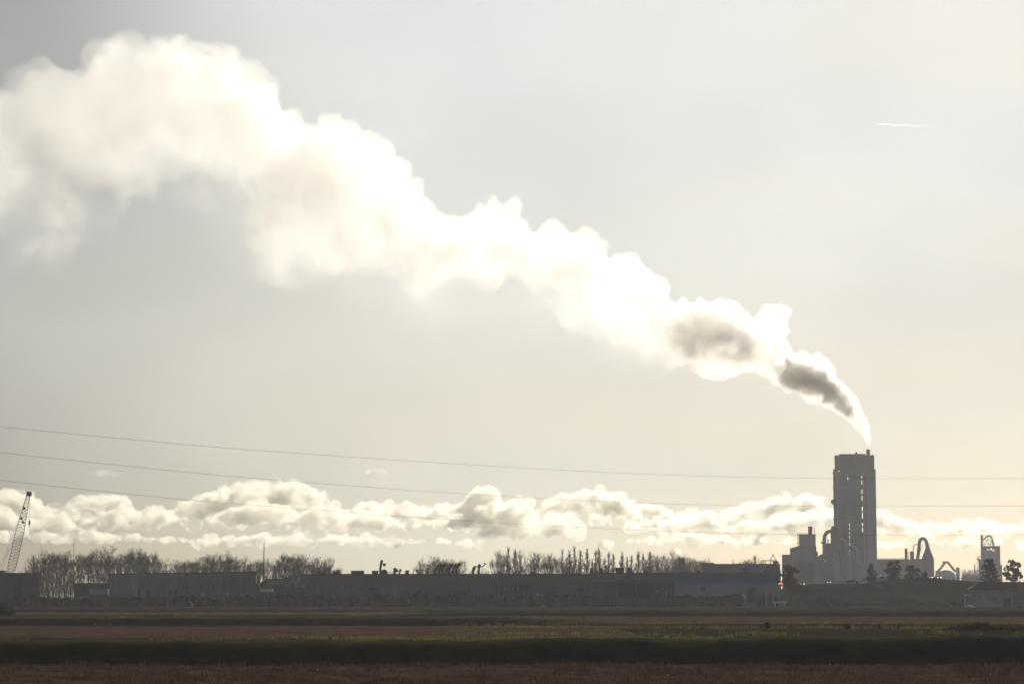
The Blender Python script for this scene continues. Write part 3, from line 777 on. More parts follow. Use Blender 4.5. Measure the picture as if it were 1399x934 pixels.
for k in range(8):
    p = at(526 + r.uniform(-4, 4), 779.5 + r.uniform(-1.5, 1.5), 708); lump(b, p.x, 708, (p.z+z0)/2, .7, .7, (p.z-z0)/2+.2, r)
b.build('roof_tank', M['black']); tag(bpy.data.objects['roof_tank'], 'lumpy dark tank at the foot of the tall roof flue', 'tank', RG)
b = MB(); b.bar(at(521, 770.5, 706), at(528, 770.5, 706), .14); p = at(525, 771.3, 706); b.box(p.x-.35, p.x+.35, 705.8, 706.6, p.z-.4, p.z+.5); tag(b.build('flue_lamp', M['black']), 'dark lamp arm sticking out from the tall roof flue', 'lamp', RG)
vent(540.5, 776.5, 'stout mushroom roof vent, left one of the pair right of the flue', px_base=539, r=.4, cap=2.2)
vent(546.5, 777, 'slim bent roof vent, right one of the pair right of the flue', px_base=545.5, r=.22, cap=1.6)
vent(647.5, 774, 'leaning roof vent left of the crossed vent with a long arm', px_base=646, r=.4, cap=1.3)
vent(654.5, 770.5, 'crossed roof vent carrying the long thin arm', px_base=654, r=.33, cap=1.4)
b = MB(); b.tube([at(648, 773, 706.2), at(656, 774.4, 706.2), at(660.5, 773, 706.2), at(663, 769.5, 706.2)], .16, 6); b.bar(at(660.8, 768.5, 706.2), at(664.5, 770.5, 706.2), .2); tag(b.build('vent_arm', M['black']), 'long thin bent arm laid across the two right hand roof vents', 'pipe', RG)
# rooftop letters
cu = bpy.data.curves.new('rooftop_letters', 'FONT'); cu.body = 'LEOLED'; cu.size = 2.35; cu.extrude = .12; cu.offset = .02; cu.space_character = 1.04
tmp = bpy.data.objects.new('tmp', cu); COL.objects.link(tmp)
dg = bpy.context.evaluated_depsgraph_get(); lm = bpy.data.meshes.new_from_object(tmp.evaluated_get(dg)); bpy.data.objects.remove(tmp)
p = at(773, 783.4, 702); z0 = Z(783.4, 700.5)
lt = thing('rooftop_sign', (X(786, 702, 780), 702, z0), 'row of small dark red letters standing on the long warehouse roof', 'sign')
xm = max(v.co.x for v in lm.vertices); wid = X(799, 702, 780) - X(772.5, 702, 780)
for v in lm.vertices: v.co = Vector((X(772.5, 702, 780) - lt.location.x + v.co.x*wid/xm, -v.co.z, v.co.y + .25))
lm.materials.clear(); lm.materials.append(M['rust']); lo = bpy.data.objects.new('letters', lm); COL.objects.link(lo); lo.parent = lt
b = MB(); b.box(X(772, 702, 780), X(800, 702, 780), 702.2, 702.4, z0+.1, z0+.24); b.build('rail', M['black'], lt)

# ------------------------------------------------------------------ pump house on the right
YS = 655.0
sx0, sx1, _, zr = rect(1333, 1384, 794.6, None, YS); ze = Z(804.5, YS)
t = thing('brick_shed', ((sx0+sx1)/2, YS+4, 0), 'small dark roofed shed standing alone at the right edge of the fields', 'shed')
b = MB(); xk = X(1348.5, YS)
b.plan([(sx0, YS+5), (xk, YS), (sx1, YS), (sx1, YS+9), (sx0, YS+9)], -.1, ze); b.build('wall', mat('shed_wall', (.42,.40,.37), var=.15, scale=.7), t)
b = MB(); e0, e1 = X(1328.5, YS), X(1386.5, YS); r0, r1 = X(1339, YS+4), X(1377, YS+4); zl = ze-.2
b.add([(e0,YS+4.6,zl),(xk-.6,YS-.8,zl),(e1,YS-.8,zl),(e1,YS+9.6,zl),(e0,YS+9.6,zl),(r0,YS+4.5,zr),(r1,YS+4.5,zr),
       (e0,YS+4.6,zl+.25),(xk-.6,YS-.8,zl+.25),(e1,YS-.8,zl+.25),(e1,YS+9.6,zl+.25),(e0,YS+9.6,zl+.25)],
      [(4,3,2,1,0),(0,1,8,7),(1,2,9,8),(2,3,10,9),(3,4,11,10),(4,0,7,11),(7,8,5),(8,9,6,5),(9,10,6),(10,11,5,6),(11,7,5)])
b.build('roof', mat('dark_shingle', (.05,.048,.045), var=.2, scale=.8), t)
on_wall('door', 1371, 1381, 816, 828.5, YS, M['black'], t)
b = MB(); b.box(X(1355, YS), X(1361, YS), YS-.08, YS+.02, 2.0, 3.2); b.build('window', M['glass'], t)
b = MB(); pbox(b, 1318, 1333.5, 811.6, 812.8, 668, .2); pbox(b, 1318, 1318.8, 812.9, 816, 668, .2); pbox(b, 1331.5, 1333.5, 812.9, 817, 668, .2)
pbox(b, 1318.2, 1318.6, 816.1, 830, 668, .2); pbox(b, 1332, 1332.6, 817.1, 830, 668, .2); tag(b.build('white_gate', M['white']), 'white barrier frame left of the lone dark roofed shed', 'gate')
b = MB(); p = at(1325, 828.4, 640)
b.box(p.x-1.3, p.x+1.3, 639, 641, -.05, .45); b.box(p.x-.9, p.x+.5, 639.3, 640.7, .45, .75); tag(b.build('white_boat_cover', M['white']), 'low white sheeted pile on the grass beside the lone shed', 'pile')
b = MB(); p = at(1066, 820.5, 660); b.box(p.x-1.8, p.x+1.8, 659.5, 661.5, 1.3, 1.75); b.box(p.x-1.5, p.x-1.2, 660, 660.3, -.1, 1.3); b.box(p.x+1.2, p.x+1.5, 660, 660.3, -.1, 1.3); tag(b.build('white_trough', M['white']), 'low white trough right of the blue striped building', 'trough')
hedge(1392, 1440, lambda p: 824.5, 640, 'low straw coloured mound right of the lone shed', seed=33, thick=3, name='straw_heap', cat='heap')
bpy.data.objects['straw_heap'].data.materials[0] = M['straw']
# ------------------------------------------------------------------ cement plant
M['conc'] = mat('concrete', (.18,.18,.178), rough=.9, var=.14, scale=.05, detail=7, stretch=(1,1,.4))
M['conc2'] = mat('stained_concrete', (.135,.135,.132), rough=.9, var=.18, scale=.08, detail=7, stretch=(1,1,.3))
M['clad'] = mat('light_cladding', (.27,.27,.275), rough=.7, var=.08, scale=.1, stretch=(1,1,.3))
M['tan'] = mat('tan_cladding', (.36,.31,.26), rough=.8, var=.1, scale=.1)
PYT = 1700.0
def holed(b, x0, x1, z0, z1, holes, y0, y1):
    """slab in x,z with square holes right through it; only outer faces are made"""
    xs = sorted({x0, x1, *[h[0] for h in holes], *[h[1] for h in holes]}); zs = sorted({z0, z1, *[h[2] for h in holes], *[h[3] for h in holes]})
    xs = [x for x in xs if x0 <= x <= x1]; zs = [z for z in zs if z0 <= z <= z1]
    nx, nz = len(xs)-1, len(zs)-1
    def solid(i, j):
        if not (0 <= i < nx and 0 <= j < nz): return False
        cx, cz = (xs[i]+xs[i+1])/2, (zs[j]+zs[j+1])/2
        return not any(h[0] < cx < h[1] and h[2] < cz < h[3] for h in holes)
    for i in range(nx):
        for j in range(nz):
            if not solid(i, j): continue
            a, c_, d, e = xs[i], xs[i+1], zs[j], zs[j+1]
            b.add([(a,y0,d),(c_,y0,d),(c_,y0,e),(a,y0,e),(a,y1,d),(c_,y1,d),(c_,y1,e),(a,y1,e)],
                  [(0,1,2,3),(7,6,5,4)] + ([] if solid(i-1,j) else [(0,3,7,4)]) + ([] if solid(i+1,j) else [(1,5,6,2)])
                  + ([] if solid(i,j-1) else [(0,4,5,1)]) + ([] if solid(i,j+1) else [(3,2,6,7)]))
def turned(name, px, Y, label, cat, group=None):
    """an Empty turned to stand square to the sight line; children are built in its own metres"""
    t = thing(name, (X(px, Y), Y, 0), label, cat, group); t.rotation_euler = (0, 0, -math.atan2(X(px, Y), Y)); return t
def lbuild(b, name, m, t, smooth=False):
    o = b.build(name, m, None, smooth); o.parent = t; return o
class Loc:
    """pixels -> metres in the frame of a turned thing"""
    def __init__(s, px, Y): s.px = px; s.Y = Y; s.k = math.hypot(X(px, Y), Y)/F/CP*.9985
    def x(s, p): return (p - s.px)*s.k
    def z(s, p): return Z(p, s.Y)
    def r(s, p0, p1, y0, y1): return s.x(p0), s.x(p1), (s.z(y1) if y1 else 0.0), s.z(y0)
    def box(s, b, p0, p1, y0, y1, d0, d1):
        a, c_, e, f = s.r(p0, p1, y0, y1); b.box(a, c_, d0, d1, e, f)
T = turned('preheater_tower', 1169.5, PYT, 'tallest grey concrete plant tower with slit openings and the smoking stack', 'tower')
q = Loc(1169.5, PYT)
# main body with see-through slits
b = MB(); x0, x1, _, z1 = q.r(1141.4, 1178.9, 641, None)
def hol(p0, p1, y0, y1): a, c_, e, f = q.r(p0, p1, y0, y1); return (a, c_, e, f)
slit_l = [hol(1161.65, 1162.4, a, c_) for a, c_ in ((714.5, 718.5), (719.6, 723.5), (726, 730), (731, 735.5), (737.5, 739.5), (741, 745), (751, 753), (755, 756.5))]
openings = [hol(1148.6, 1150.4, 641.9, 644.4), hol(1160.2, 1161.6, 650.2, 655.8), hol(1176.9, 1178.0, 641.4, 642.8)]
holed(b, x0, x1, 0, z1 - .02, slit_l + openings, -7, 7); lbuild(b, 'main_body', M['conc'], T)
# narrow gap in front of the stair shaft, bridged by landings
b = MB(); x0, x1, _, z1 = q.r(1178.9, 1180.0, 641, None)
gaps = [hol(1178.6, 1180.0, a, c_) for a, c_ in ((649.5, 653.5), (655.5, 662), (668, 675), (676.5, 684), (691.5, 698), (699.5, 708), (714, 719), (720.5, 727))]
holed(b, x0, x1, 0, z1 - .04, [(g[0]-.5, g[1]+.5, g[2], g[3]) for g in gaps], -6.5, 6.5); lbuild(b, 'landing', M['conc2'], T)
b = MB(); x0, x1, _, z1 = q.r(1180.0, 1197.9, 641.2, None); holed(b, x0, x1, 0, z1, [], -6, 8); lbuild(b, 'stair_shaft', M['clad'], T)
b = MB(); x0, x1, z0, z1 = q.r(1143.6, 1196.2, 622.6, 641); 
holed(b, x0, x1, z0, z1, [hol(1191.6, 1195.6, 641.0, 645)], -7.2, 8.2); lbuild(b, 'top_floor', M['conc2'], T)
b = MB(); q.box(b, 1149.7, 1185, 620.4, 622.55, -6, 6.5); lbuild(b, 'roof', M['conc2'], T)
for v in ((1171.3, 1174, 617.6, 620.35, -3, -1), (1145.6, 1147, 621.2, 622.5, -5, -4), (1193.3, 1194.6, 621.2, 622.5, -5, -4)):
    b = MB(); q.box(b, *v); lbuild(b, 'roof_hut', M['black'], T)
b = MB(); c0 = (q.x(1188.4), -1.5); b.lathe(c0[0], c0[1], [(q.k*2.5, q.z(622.5)), (q.k*2.3, q.z(614.8)), (q.k*2.6, q.z(614.7)), (q.k*2.6, q.z(614.1))], 18); lbuild(b, 'stack', M['conc2'], T, False)
# notch below the top floor at the right corner, and the bay on the left edge
b = MB(); x0, x1, z0, z1 = q.r(1137.9, 1145.5, 682.4, 690.2); b.prism([(x0, z0+2.0), (x0+2.2, z0), (x1, z0-1.2), (x1, z1), (x0+.8, z1), (x0, z1-.8)], -8.4, 3); lbuild(b, 'side_bay', M['conc2'], T)
for yy in (646.2, 665.8, 709.4):
    b = MB(); q.box(b, 1140.2, 1142.4, yy-.5, yy+.5, -8, -5); lbuild(b, 'bracket', M['steel'], T)
for yy in (645.5, 652, 666, 688.5, 711, 729, 748, 770):
    b = MB(); q.box(b, 1143 if yy > 660 else 1151, 1176.6, yy-.35, yy+.45, -7.45, -7.0); lbuild(b, 'floor_band', M['clad'] if yy in (645.5, 666, 711) else M['conc2'], T)
for p in (1146.5, 1155.5, 1168.5):
    b = MB(); q.box(b, p, p+1.1, 646, 790, -7.3, -7.0); lbuild(b, 'column', M['clad'] if p == 1146.5 else M['conc2'], T)
for k in range(5):
    b = MB(); q.box(b, 1183.5, 1184.6, 650+k*26, 672+k*26, -6.25, -6.0); lbuild(b, 'downpipe', M['conc2'], T)
b = MB(); b.tube([(q.x(1172), -8.4, q.z(772)), (q.x(1172), -8.4, q.z(757)), (q.x(1170), -8.4, q.z(750)), (q.x(1166), -8.4, q.z(746.5)), (q.x(1162.8), -8.4, q.z(747.5))], 1.25, 10); lbuild(b, 'gooseneck_duct', M['clad'], T, True)
b = MB(); b.tube([(q.x(1157.6), -9.0, 0), (q.x(1157.6), -9.0, q.z(739)), (q.x(1153), -8.6, q.z(736.8)), (q.x(1147), -8, q.z(736.5))], .95, 10); lbuild(b, 'riser_duct', M['clad'], T, True)
b = MB(); b.lathe(q.x(1174.5), -9.5, [(q.k*3.6, 0), (q.k*3.6, q.z(768)), (q.k*1.6, q.z(764.5))], 16); lbuild(b, 'vessel', M['clad'], T, True)
# block with gooseneck left of the tower
T2 = turned('filter_building', 1134, 1680, 'grey stepped block with a big bent duct, joined to the left of the tallest tower', 'building'); q2 = Loc(1134, 1680)
b = MB(); q2.box(b, 1124.6, 1146, 741.5, None, 0, 12); lbuild(b, 'lower_block', M['conc2'], T2)
b = MB(); x0, x1, z0, z1 = q2.r(1135.8, 1146, 721.5, 741.45)
holed(b, x0, x1, z0, z1, [], 1, 12); lbuild(b, 'upper_block', M['conc2'], T2)
b = MB(); q2.box(b, 1137, 1144, 718.2, 721.45, 2, 9); lbuild(b, 'roof_hut', M['conc2'], T2)
pts = [(1127.2, 742), (1127.2, 737), (1127.9, 731.5), (1130, 727.5), (1133, 725.6), (1136, 725)]
b = MB(); b.tube([(q2.x(p), 4, q2.z(y)) for p, y in pts], q2.k*2.5, 14); lbuild(b, 'gooseneck_duct', M['conc'], T2, True)
b = MB(); b.bar((q2.x(1124.4), 1, q2.z(741)), (q2.x(1123.2), -1, q2.z(741)), .5); q2.box(b, 1123.2, 1125, 739.6, 741.2, -1, 1); lbuild(b, 'bracket', M['steel'], T2)
b = MB(); q2.box(b, 1131.5, 1133.0, 735.5, 741.5, 3, 5); lbuild(b, 'pier', M['conc2'], T2)
# low front halls between silo house and tower
T3 = turned('kiln_hall', 1140, 1655, 'low pale grey hall with silo fronts at the foot of the tallest tower', 'building'); q3 = Loc(1140, 1655)
b = MB(); q3.box(b, 1113, 1138, 766.5, None, 0, 14); lbuild(b, 'wall', M['conc2'], T3)
b = MB(); x0, x1, z0, z1 = q3.r(1112.6, 1125.5, 756.5, 766.4); b.prism([(x0, z0+.02), (x1, z0+.02), (x1, z1), (x1-2, z1-.2)], 1, 12); lbuild(b, 'sloped_conveyor', M['conc2'], T3)
b = MB(); q3.box(b, 1111.5, 1122, 761.5, 765.3, -.3, .3); lbuild(b, 'tan_panel', M['tan'], T3)  # panel of tan cladding on the hall front
b = MB(); q3.box(b, 1126.5, 1129.5, 765, 766.3, -.5, .4); lbuild(b, 'skylight', M['white'], T3)
for k, p in enumerate((1142.5, 1151.5, 1159.5)):
    b = MB(); rr = q3.k*4.4; b.lathe(q3.x(p), 2, [(rr, 0), (rr, q3.z(757.5 + k*1.5)), (rr*.5, q3.z(755 + k*1.5)), (rr*.2, q3.z(754.6+k*1.5))], 18); lbuild(b, 'silo', M['clad'] if k != 1 else M['conc'], T3, False)
b = MB(); q3.box(b, 1163.5, 1197, 768.5, None, 1, 12); lbuild(b, 'annex', M['conc'], T3)
# silo house
T4 = turned('silo_house', 1095, 1640, 'stepped grey plant building topped by a tan silo block left of the tallest tower', 'building'); q4 = Loc(1095, 1640)
b = MB(); q4.box(b, 1069.3, 1080.2, 757, None, 0, 16); lbuild(b, 'low_block', M['conc2'], T4)
b = MB(); x0, x1, z0, z1 = q4.r(1080.2, 1111.8, 745, None); b.prism([(x0,0),(x1,0),(x1,z1),(q4.x(1092.5),z1),(x0, q4.z(748.6))], -.4, 17); lbuild(b, 'middle_block', M['conc2'], T4)
b = MB(); q4.box(b, 1092.3, 1114.8, 729.3, 744.95, 1, 15); lbuild(b, 'silo_block', M['tan'], T4)
b = MB(); q4.box(b, 1111.85, 1115.5, 745, None, 1.5, 12); q4.box(b, 1115.5, 1117.5, 753, None, 2, 11); lbuild(b, 'side_duct', M['conc2'], T4)
b = MB(); b.lathe(q4.x(1107.7), 6, [(q4.k*2.9, q4.z(729.2)), (q4.k*2.9, q4.z(719.0)), (q4.k*2.4, q4.z(718.4))], 16); lbuild(b, 'dust_collector', M['conc2'], T4)
b = MB(); b.tube([(q4.x(p), 5, q4.z(y)) for p, y in ((1110.6, 720.3), (1112.6, 720.5), (1113.6, 722.5), (1113.7, 729.2))], q4.k*.42, 8); lbuild(b, 'bent_pipe', M['steel'], T4, True)
b = MB(); b.bar((q4.x(1091), 2, q4.z(745)), (q4.x(1091), 2, q4.z(727.5)), .28); q4.box(b, 1089.2, 1092.2, 729.6, 730.3, 1.5, 2.5); q4.box(b, 1089.2, 1091.8, 741.0, 742.3, 1.5, 2.5); lbuild(b, 'ladder_mast', M['steel'], T4)
b = MB()
for k in range(12): b.bar((q4.x(1093+k*1.2), 1.2, q4.z(729.3)), (q4.x(1093+k*1.2), 1.2, q4.z(727.9)), .09, n=4)
b.bar((q4.x(1093), 1.2, q4.z(728)), (q4.x(1106.2), 1.2, q4.z(728)), .09, n=4); lbuild(b, 'railing', M['steel'], T4)
for k in range(7):
    b = MB(); q4.box(b, 1083+k*4, 1083.6+k*4, 748.9, 790, -.75, -.4); lbuild(b, 'rib', M['conc'], T4)
# long shed right of the tower
T5 = turned('storage_dome_shed', 1222, 1760, 'long low grey shed with railings between the tall tower and cone topped tower', 'building'); q5 = Loc(1222, 1760)
b = MB(); x0, x1, z0, z1 = q5.r(1196, 1256, 763.2, None); b.prism([(x0,0),(x1,0),(x1,q5.z(765.5)),(q5.x(1240),z1),(x0,z1)], 0, 14); lbuild(b, 'wall', M['conc'], T5)
b = MB(); vs = [(q5.x(p), q5.z(y)) for p, y in ((1197, 790), (1226, 790), (1222, 776), (1217, 769), (1208, 764.6), (1199, 763.4), (1197, 763.4))]; b.prism(vs, -3, -.05); lbuild(b, 'curved_front', M['conc2'], T5)
b = MB()
for k in range(24): b.bar((q5.x(1198+k*1.75), .5, q5.z(763.2)), (q5.x(1198+k*1.75), .5, q5.z(761.9)), .1, n=4)
b.bar((q5.x(1198), .5, q5.z(762)), (q5.x(1238.3), .5, q5.z(762)), .1, n=4); lbuild(b, 'railing', M['steel'], T5)
# cone topped tower with inverted U duct
T6 = turned('cone_tower', 1262, 1740, 'dark cone topped plant tower with an upside down U shaped duct', 'tower'); q6 = Loc(1262, 1740)
b = MB(); k_ = q6.k; b.lathe(q6.x(1268), 6, [(k_*8.2, 0), (k_*8.2, q6.z(763)), (k_*2.4, q6.z(746.5)), (k_*2.2, q6.z(743))], 22); lbuild(b, 'cone_body', M['conc2'], T6)
arc = [(1254.5, 764), (1256.2, 752), (1257.2, 742), (1258, 738), (1259.8, 735.6), (1261.8, 734.8), (1264, 735.5), (1265.9, 737.8), (1266.8, 741), (1267.4, 746)]
b = MB(); b.tube([(q6.x(p), 6, q6.z(y)) for p, y in arc], [k_*2.2]*len(arc), 14); lbuild(b, 'curved_duct', M['conc2'], T6, True)
b = MB(); q6.box(b, 1246, 1262, 762.8, None, 3, 10); lbuild(b, 'base_block', M['conc2'], T6)
b = MB(); b.lathe(q6.x(1239.5), 4, [(k_*1.9, 0), (k_*1.8, q6.z(750)), (k_*1.8, q6.z(748.6))], 14); lbuild(b, 'stack', M['conc2'], T6)
b = MB(); b.lathe(q6.x(1247.3), 5, [(k_*2.7, q6.z(763)), (k_*2.7, q6.z(753.2)), (k_*1.6, q6.z(752.4))], 14); lbuild(b, 'tank', M['conc2'], T6)
b = MB(); b.bar((q6.x(1240.5), 4, q6.z(755)), (q6.x(1243.6), 4, q6.z(754)), .35); b.bar((q6.x(1242.6), 4, q6.z(756)), (q6.x(1242.6), 4, q6.z(763)), .3); lbuild(b, 'link_pipe', M['steel'], T6)
b = MB(); b.tube([(q6.x(p), 4, q6.z(y)) for p, y in ((1248.8, 753), (1249.6, 745.5), (1250.6, 743.4), (1254.5, 743.2))], .32, 6); lbuild(b, 'bent_pipe', M['steel'], T6)
b = MB(); b.bar((q6.x(1265), 4, q6.z(743.6)), (q6.x(1271.5), 4, q6.z(743.4)), .22); b.bar((q6.x(1257.5), 4, q6.z(755)), (q6.x(1261.5), 4, q6.z(744)), .25); lbuild(b, 'walkway', M['steel'], T6)
# gable shaped conveyor frame, hazier
T7 = turned('conveyor_frame', 1294, 2250, 'pale hazy pointed conveyor frame with a round silo beside it, right of the cone', 'conveyor'); q7 = Loc(1294, 2250)
b = MB(); b.tube([(q7.x(p), 0, q7.z(y)) for p, y in ((1281, 781), (1285.5, 776.5), (1292.3, 767.6), (1295, 767.3), (1299.5, 773), (1305, 780.5))], q7.k*1.6, 8); lbuild(b, 'gantry', M['conc2'], T7)
b = MB(); q7.box(b, 1288.5, 1291, 766.2, 769, -2, 2); lbuild(b, 'head_house', M['conc2'], T7)
b = MB(); b.lathe(q7.x(1308.2), 3, [(q7.k*2.6, 0), (q7.k*2.6, q7.z(776.5)), (q7.k*1.4, q7.z(774.3))], 14); lbuild(b, 'silo', M['conc'], T7)
b = MB(); vs = [(q7.x(p), q7.z(y)) for p, y in ((1278, 800), (1306, 800), (1305, 784), (1299, 779), (1292, 778), (1284, 780), (1279, 779))]; b.prism(vs, 4, 30); lbuild(b, 'stockpile_hall', M['conc'], T7)
# low far building with thin chimney
T8 = turned('far_hall', 1328, 2150, 'pale hazy low hall with a thin chimney left of the far right tower', 'building'); q8 = Loc(1328, 2150)
b = MB(); q8.box(b, 1315, 1342, 784, None, 0, 20); lbuild(b, 'wall', M['conc'], T8)
b = MB(); b.lathe(q8.x(1332), 5, [(q8.k*.9, 0), (q8.k*.75, q8.z(771)), (q8.k*.75, q8.z(770))], 10); lbuild(b, 'chimney', M['rust'], T8)
# far right tower
T9 = turned('far_tower', 1354, 2100, 'pale hazy square plant tower with arched duct at the far right', 'tower'); q9 = Loc(1354, 2100)
b = MB(); x0, x1, z0, z1 = q9.r(1341.5, 1366.8, 745.4, None)
hs = [q9.r(a, a+w, y, y+h) for a, w, y, h in ((1349.8,1.2,749.2,2), (1352,1.2,750,1.2), (1354.2,2,748.4,2.6), (1356.8,1.4,750,2.6), (1359,.8,750.6,1.8))]
holed(b, x0, x1, 0, z1, hs, -2, 2); lbuild(b, 'front_frame', M['conc'], T9)
b = MB(); q9.box(b, 1342.5, 1366, 755.5, None, 2.05, 16); lbuild(b, 'main_body', M['conc'], T9)
b = MB(); q9.box(b, 1341.7, 1344.9, 730.3, 745.35, -1, 2); lbuild(b, 'stack', M['conc2'], T9)
a9 = [(1345.2, 737.5), (1347.5, 734.8), (1350, 732.4), (1352.3, 731.4), (1354.5, 732.2), (1356.3, 735), (1357.4, 739), (1358.4, 745.4)]
b = MB(); b.tube([(q9.x(p), 0, q9.z(y)) for p, y in a9], q9.k*1.1, 10); lbuild(b, 'curved_duct', M['conc2'], T9, True)
b = MB()
for (a, c_) in (((1345.5,740.5),(1352,735.5)), ((1352,735.5),(1357.5,741.5)), ((1346,745),(1351,737)), ((1351,737),(1353.5,745)), ((1353.5,745),(1356.4,737)), ((1345.5,742.5),(1358,742.5)), ((1357,745),(1360.3,741.4))):
    b.bar((q9.x(a[0]), .5, q9.z(a[1])), (q9.x(c_[0]), .5, q9.z(c_[1])), .32)
lbuild(b, 'truss', M['steel'], T9)
b = MB(); q9.box(b, 1338.2, 1341.45, 763.5, None, 1, 7); q9.box(b, 1336.3, 1337, 759.4, 785, 2, 3); q9.box(b, 1337, 1341.4, 759.3, 760.3, 2, 3); q9.box(b, 1337.3, 1340.2, 762, 765, 1.5, 2.9); lbuild(b, 'side_hoist', M['conc2'], T9)
b = MB(); q9.box(b, 1366.85, 1369, 771, None, 1, 7); q9.box(b, 1367, 1369.5, 767.8, 768.5, 1, 2); lbuild(b, 'side_duct', M['conc'], T9)
# loading gantry left of the silo house
T10 = turned('loading_gantry', 1052, 1320, 'small steel gantry with a pointed A frame, left of the stepped silo building', 'gantry'); qa = Loc(1052, 1320)
b = MB(); q_ = qa
q_.box(b, 1040, 1062, 764.8, 765.9, 0, 1.5)
for p in (1040, 1046, 1052): q_.box(b, p, p+.8, 765.95, None, 0, .6)
lbuild(b, 'frame', M['conc2'], T10)
b = MB(); b.bar((qa.x(1052.6), .6, qa.z(764.8)), (qa.x(1056.6), .6, qa.z(757.6)), .22); b.bar((qa.x(1060.6), .6, qa.z(764.8)), (qa.x(1056.6), .6, qa.z(757.6)), .22); b.bar((qa.x(1056.6), .6, qa.z(759)), (qa.x(1056.6), .6, qa.z(756.5)), .25); b.bar((qa.x(1052), .6, qa.z(771)), (qa.x(1055.5), .6, qa.z(764)), .2); lbuild(b, 'hoist_frame', M['black'], T10)
b = MB(); qa.box(b, 1056.2, 1063.8, 766.0, None, 1.6, 6); lbuild(b, 'cabin', M['conc2'], T10)
b = MB(); qa.box(b, 1043.6, 1047.4, 769, 773, 1, 4); lbuild(b, 'hopper', M['tan'], T10)

# ------------------------------------------------------------------ crane
KY = 765.0
ct = thing('lattice_crane', (X(12, KY), KY, 0), 'tall lattice boom crane rising behind the dark warehouse at the left', 'crane')
def ctr(t): return (13.2 + (39-13.2)*t, 786 + (674.5-786)*t)
def wid(t): return interp([(0, 2.2), (.12, 5.6), (.55, 5.6), (.8, 3.6), (1, 2.0)], t)
ax = Vector((39-13.2, 674.5-786)).normalized(); nx_ = Vector((-ax.y, ax.x))
b = MB(); n = 26; prev = None
for k in range(n+1):
    t = k/n; cx, cy = ctr(t); w = wid(t); dpt = wid(t)*.13
    cs = []
    for s_, dd in ((-1,-1),(1,-1),(1,1),(-1,1)):
        p = at(cx + nx_.x*w*s_, cy + nx_.y*w*s_, KY + dd*dpt*2.0); cs.append(p)
    if prev:
        for i in range(4):
            b.bar(prev[i], cs[i], .10, n=5)
            b.bar(prev[i], cs[(i+1) % 4] if k % 2 else cs[(i+3) % 4], .05, n=4)
            b.bar(cs[i], cs[(i+1) % 4], .045, n=4)
    prev = cs
b.build('boom', M['black'], ct)
b = MB(); p = at(39.5, 674.5, KY); b.box(p.x-.75, p.x+.8, KY-.6, KY+.6, p.z-.7, p.z+.75); b.build('boom_head', M['black'], ct)
b = MB()
for x0_, y0_, w_, h_ in ((33.4, 694, 1.6, 3), (29.3, 708, 1.6, 4), (31.6, 713, 2, 3)): 
    p = at(x0_, y0_, KY); b.box(p.x-w_*.12, p.x+w_*.12, KY-1, KY+1, p.z-h_*.12, p.z+h_*.12)
b.build('sheave_block', M['black'], ct)
b = MB(); b.bar(at(40.8, 677, KY), at(40.2, 712, KY), .03, n=4); b.build('hoist_rope', M['black'], ct)
b = MB(); p = at(40.2, 713.5, KY); b.box(p.x-.24, p.x+.24, KY-.3, KY+.3, p.z-.6, p.z+.6); b.bar((p.x,KY,p.z-.6), (p.x+.1,KY,p.z-1.3), .08); b.build('hook_block', M['black'], ct)
b = MB()
for a, c_ in (((38.5,676),(1,772)), ((26,712),(3,778)), ((12,750),(-4,786))): b.bar(at(*a, KY+1), at(*c_, KY+1), .035, n=4)
b.build('pendant_rope', M['black'], ct)
gx = X(8, KY)
b = MB(); b.box(gx-4.5, gx+2.8, KY-2, KY+2, 1.6, 4.2); b.box(gx-5.5, gx-3.2, KY-1.9, KY+1.9, 2.0, 4.4); b.build('machine_house', M['dark'], ct)
b = MB(); b.box(gx+1.0, gx+3.0, KY-3.1, KY-2.05, 2.0, 4.6); b.build('cab', M['dark'], ct)
for s_ in (-1, 1):
    b = MB(); b.prism([(gx-3.6,.1),(gx+3.6,.1),(gx+4.2,.7),(gx+3.6,1.3),(gx-3.6,1.3),(gx-4.2,.7)], KY+s_*2.0-.5, KY+s_*2.0+.5); b.build('track', M['black'], ct)
b = MB(); b.box(gx-2, gx+2, KY-1.45, KY+1.45, .5, 1.59); b.build('carbody', M['black'], ct)

# ------------------------------------------------------------------ masts and power lines
def mast(px, top, Y, label, arms, r=.16, name='pole', cat='pole', base=None):
    x = X(px, Y, 770); zt = Z(top, Y); t = thing(name, (x, Y, 0), label, cat)
    b = MB(); b.bar((x, Y, -.2), (x, Y, zt), r, r*.55, 8); b.build('shaft', M['black'], t)
    for (p0, p1, y) in arms:
        b = MB(); b.bar((X(p0, Y, y), Y, Z(y, Y)), (X(p1, Y, y+.4), Y, Z(y+.4, Y)), .07, n=5); b.build('arm', M['black'], t)
mast(100.4, 735, 860, 'thin pale antenna mast among the bare trees at the left', ((98, 101.5, 743.5), (99.2, 101.6, 741)), r=.12, name='antenna_mast', cat='mast')
mast(360.4, 741, 790, 'tall thin utility pole right of the grey panelled warehouse', ((360, 363, 748.5), (358.6, 361, 770)), r=.22, name='utility_pole')
mast(395.2, 787, 738, 'thin lamp post in front of the pale yellowish building', ((395, 398, 788),), r=.1, name='lamp_post', cat='street lamp')
mast(1182, 789, 800, 'thin lamp post on the raised road left of the conifer', ((1182, 1184, 789.5),), r=.08, name='lamp_post', cat='street lamp')
mast(640.5, 796, 690, 'thin post before the middle of the long dark warehouse', (), r=.1, name='post', cat='post')
M['wire'] = mat('wire', (.06,.06,.06), rough=.6)
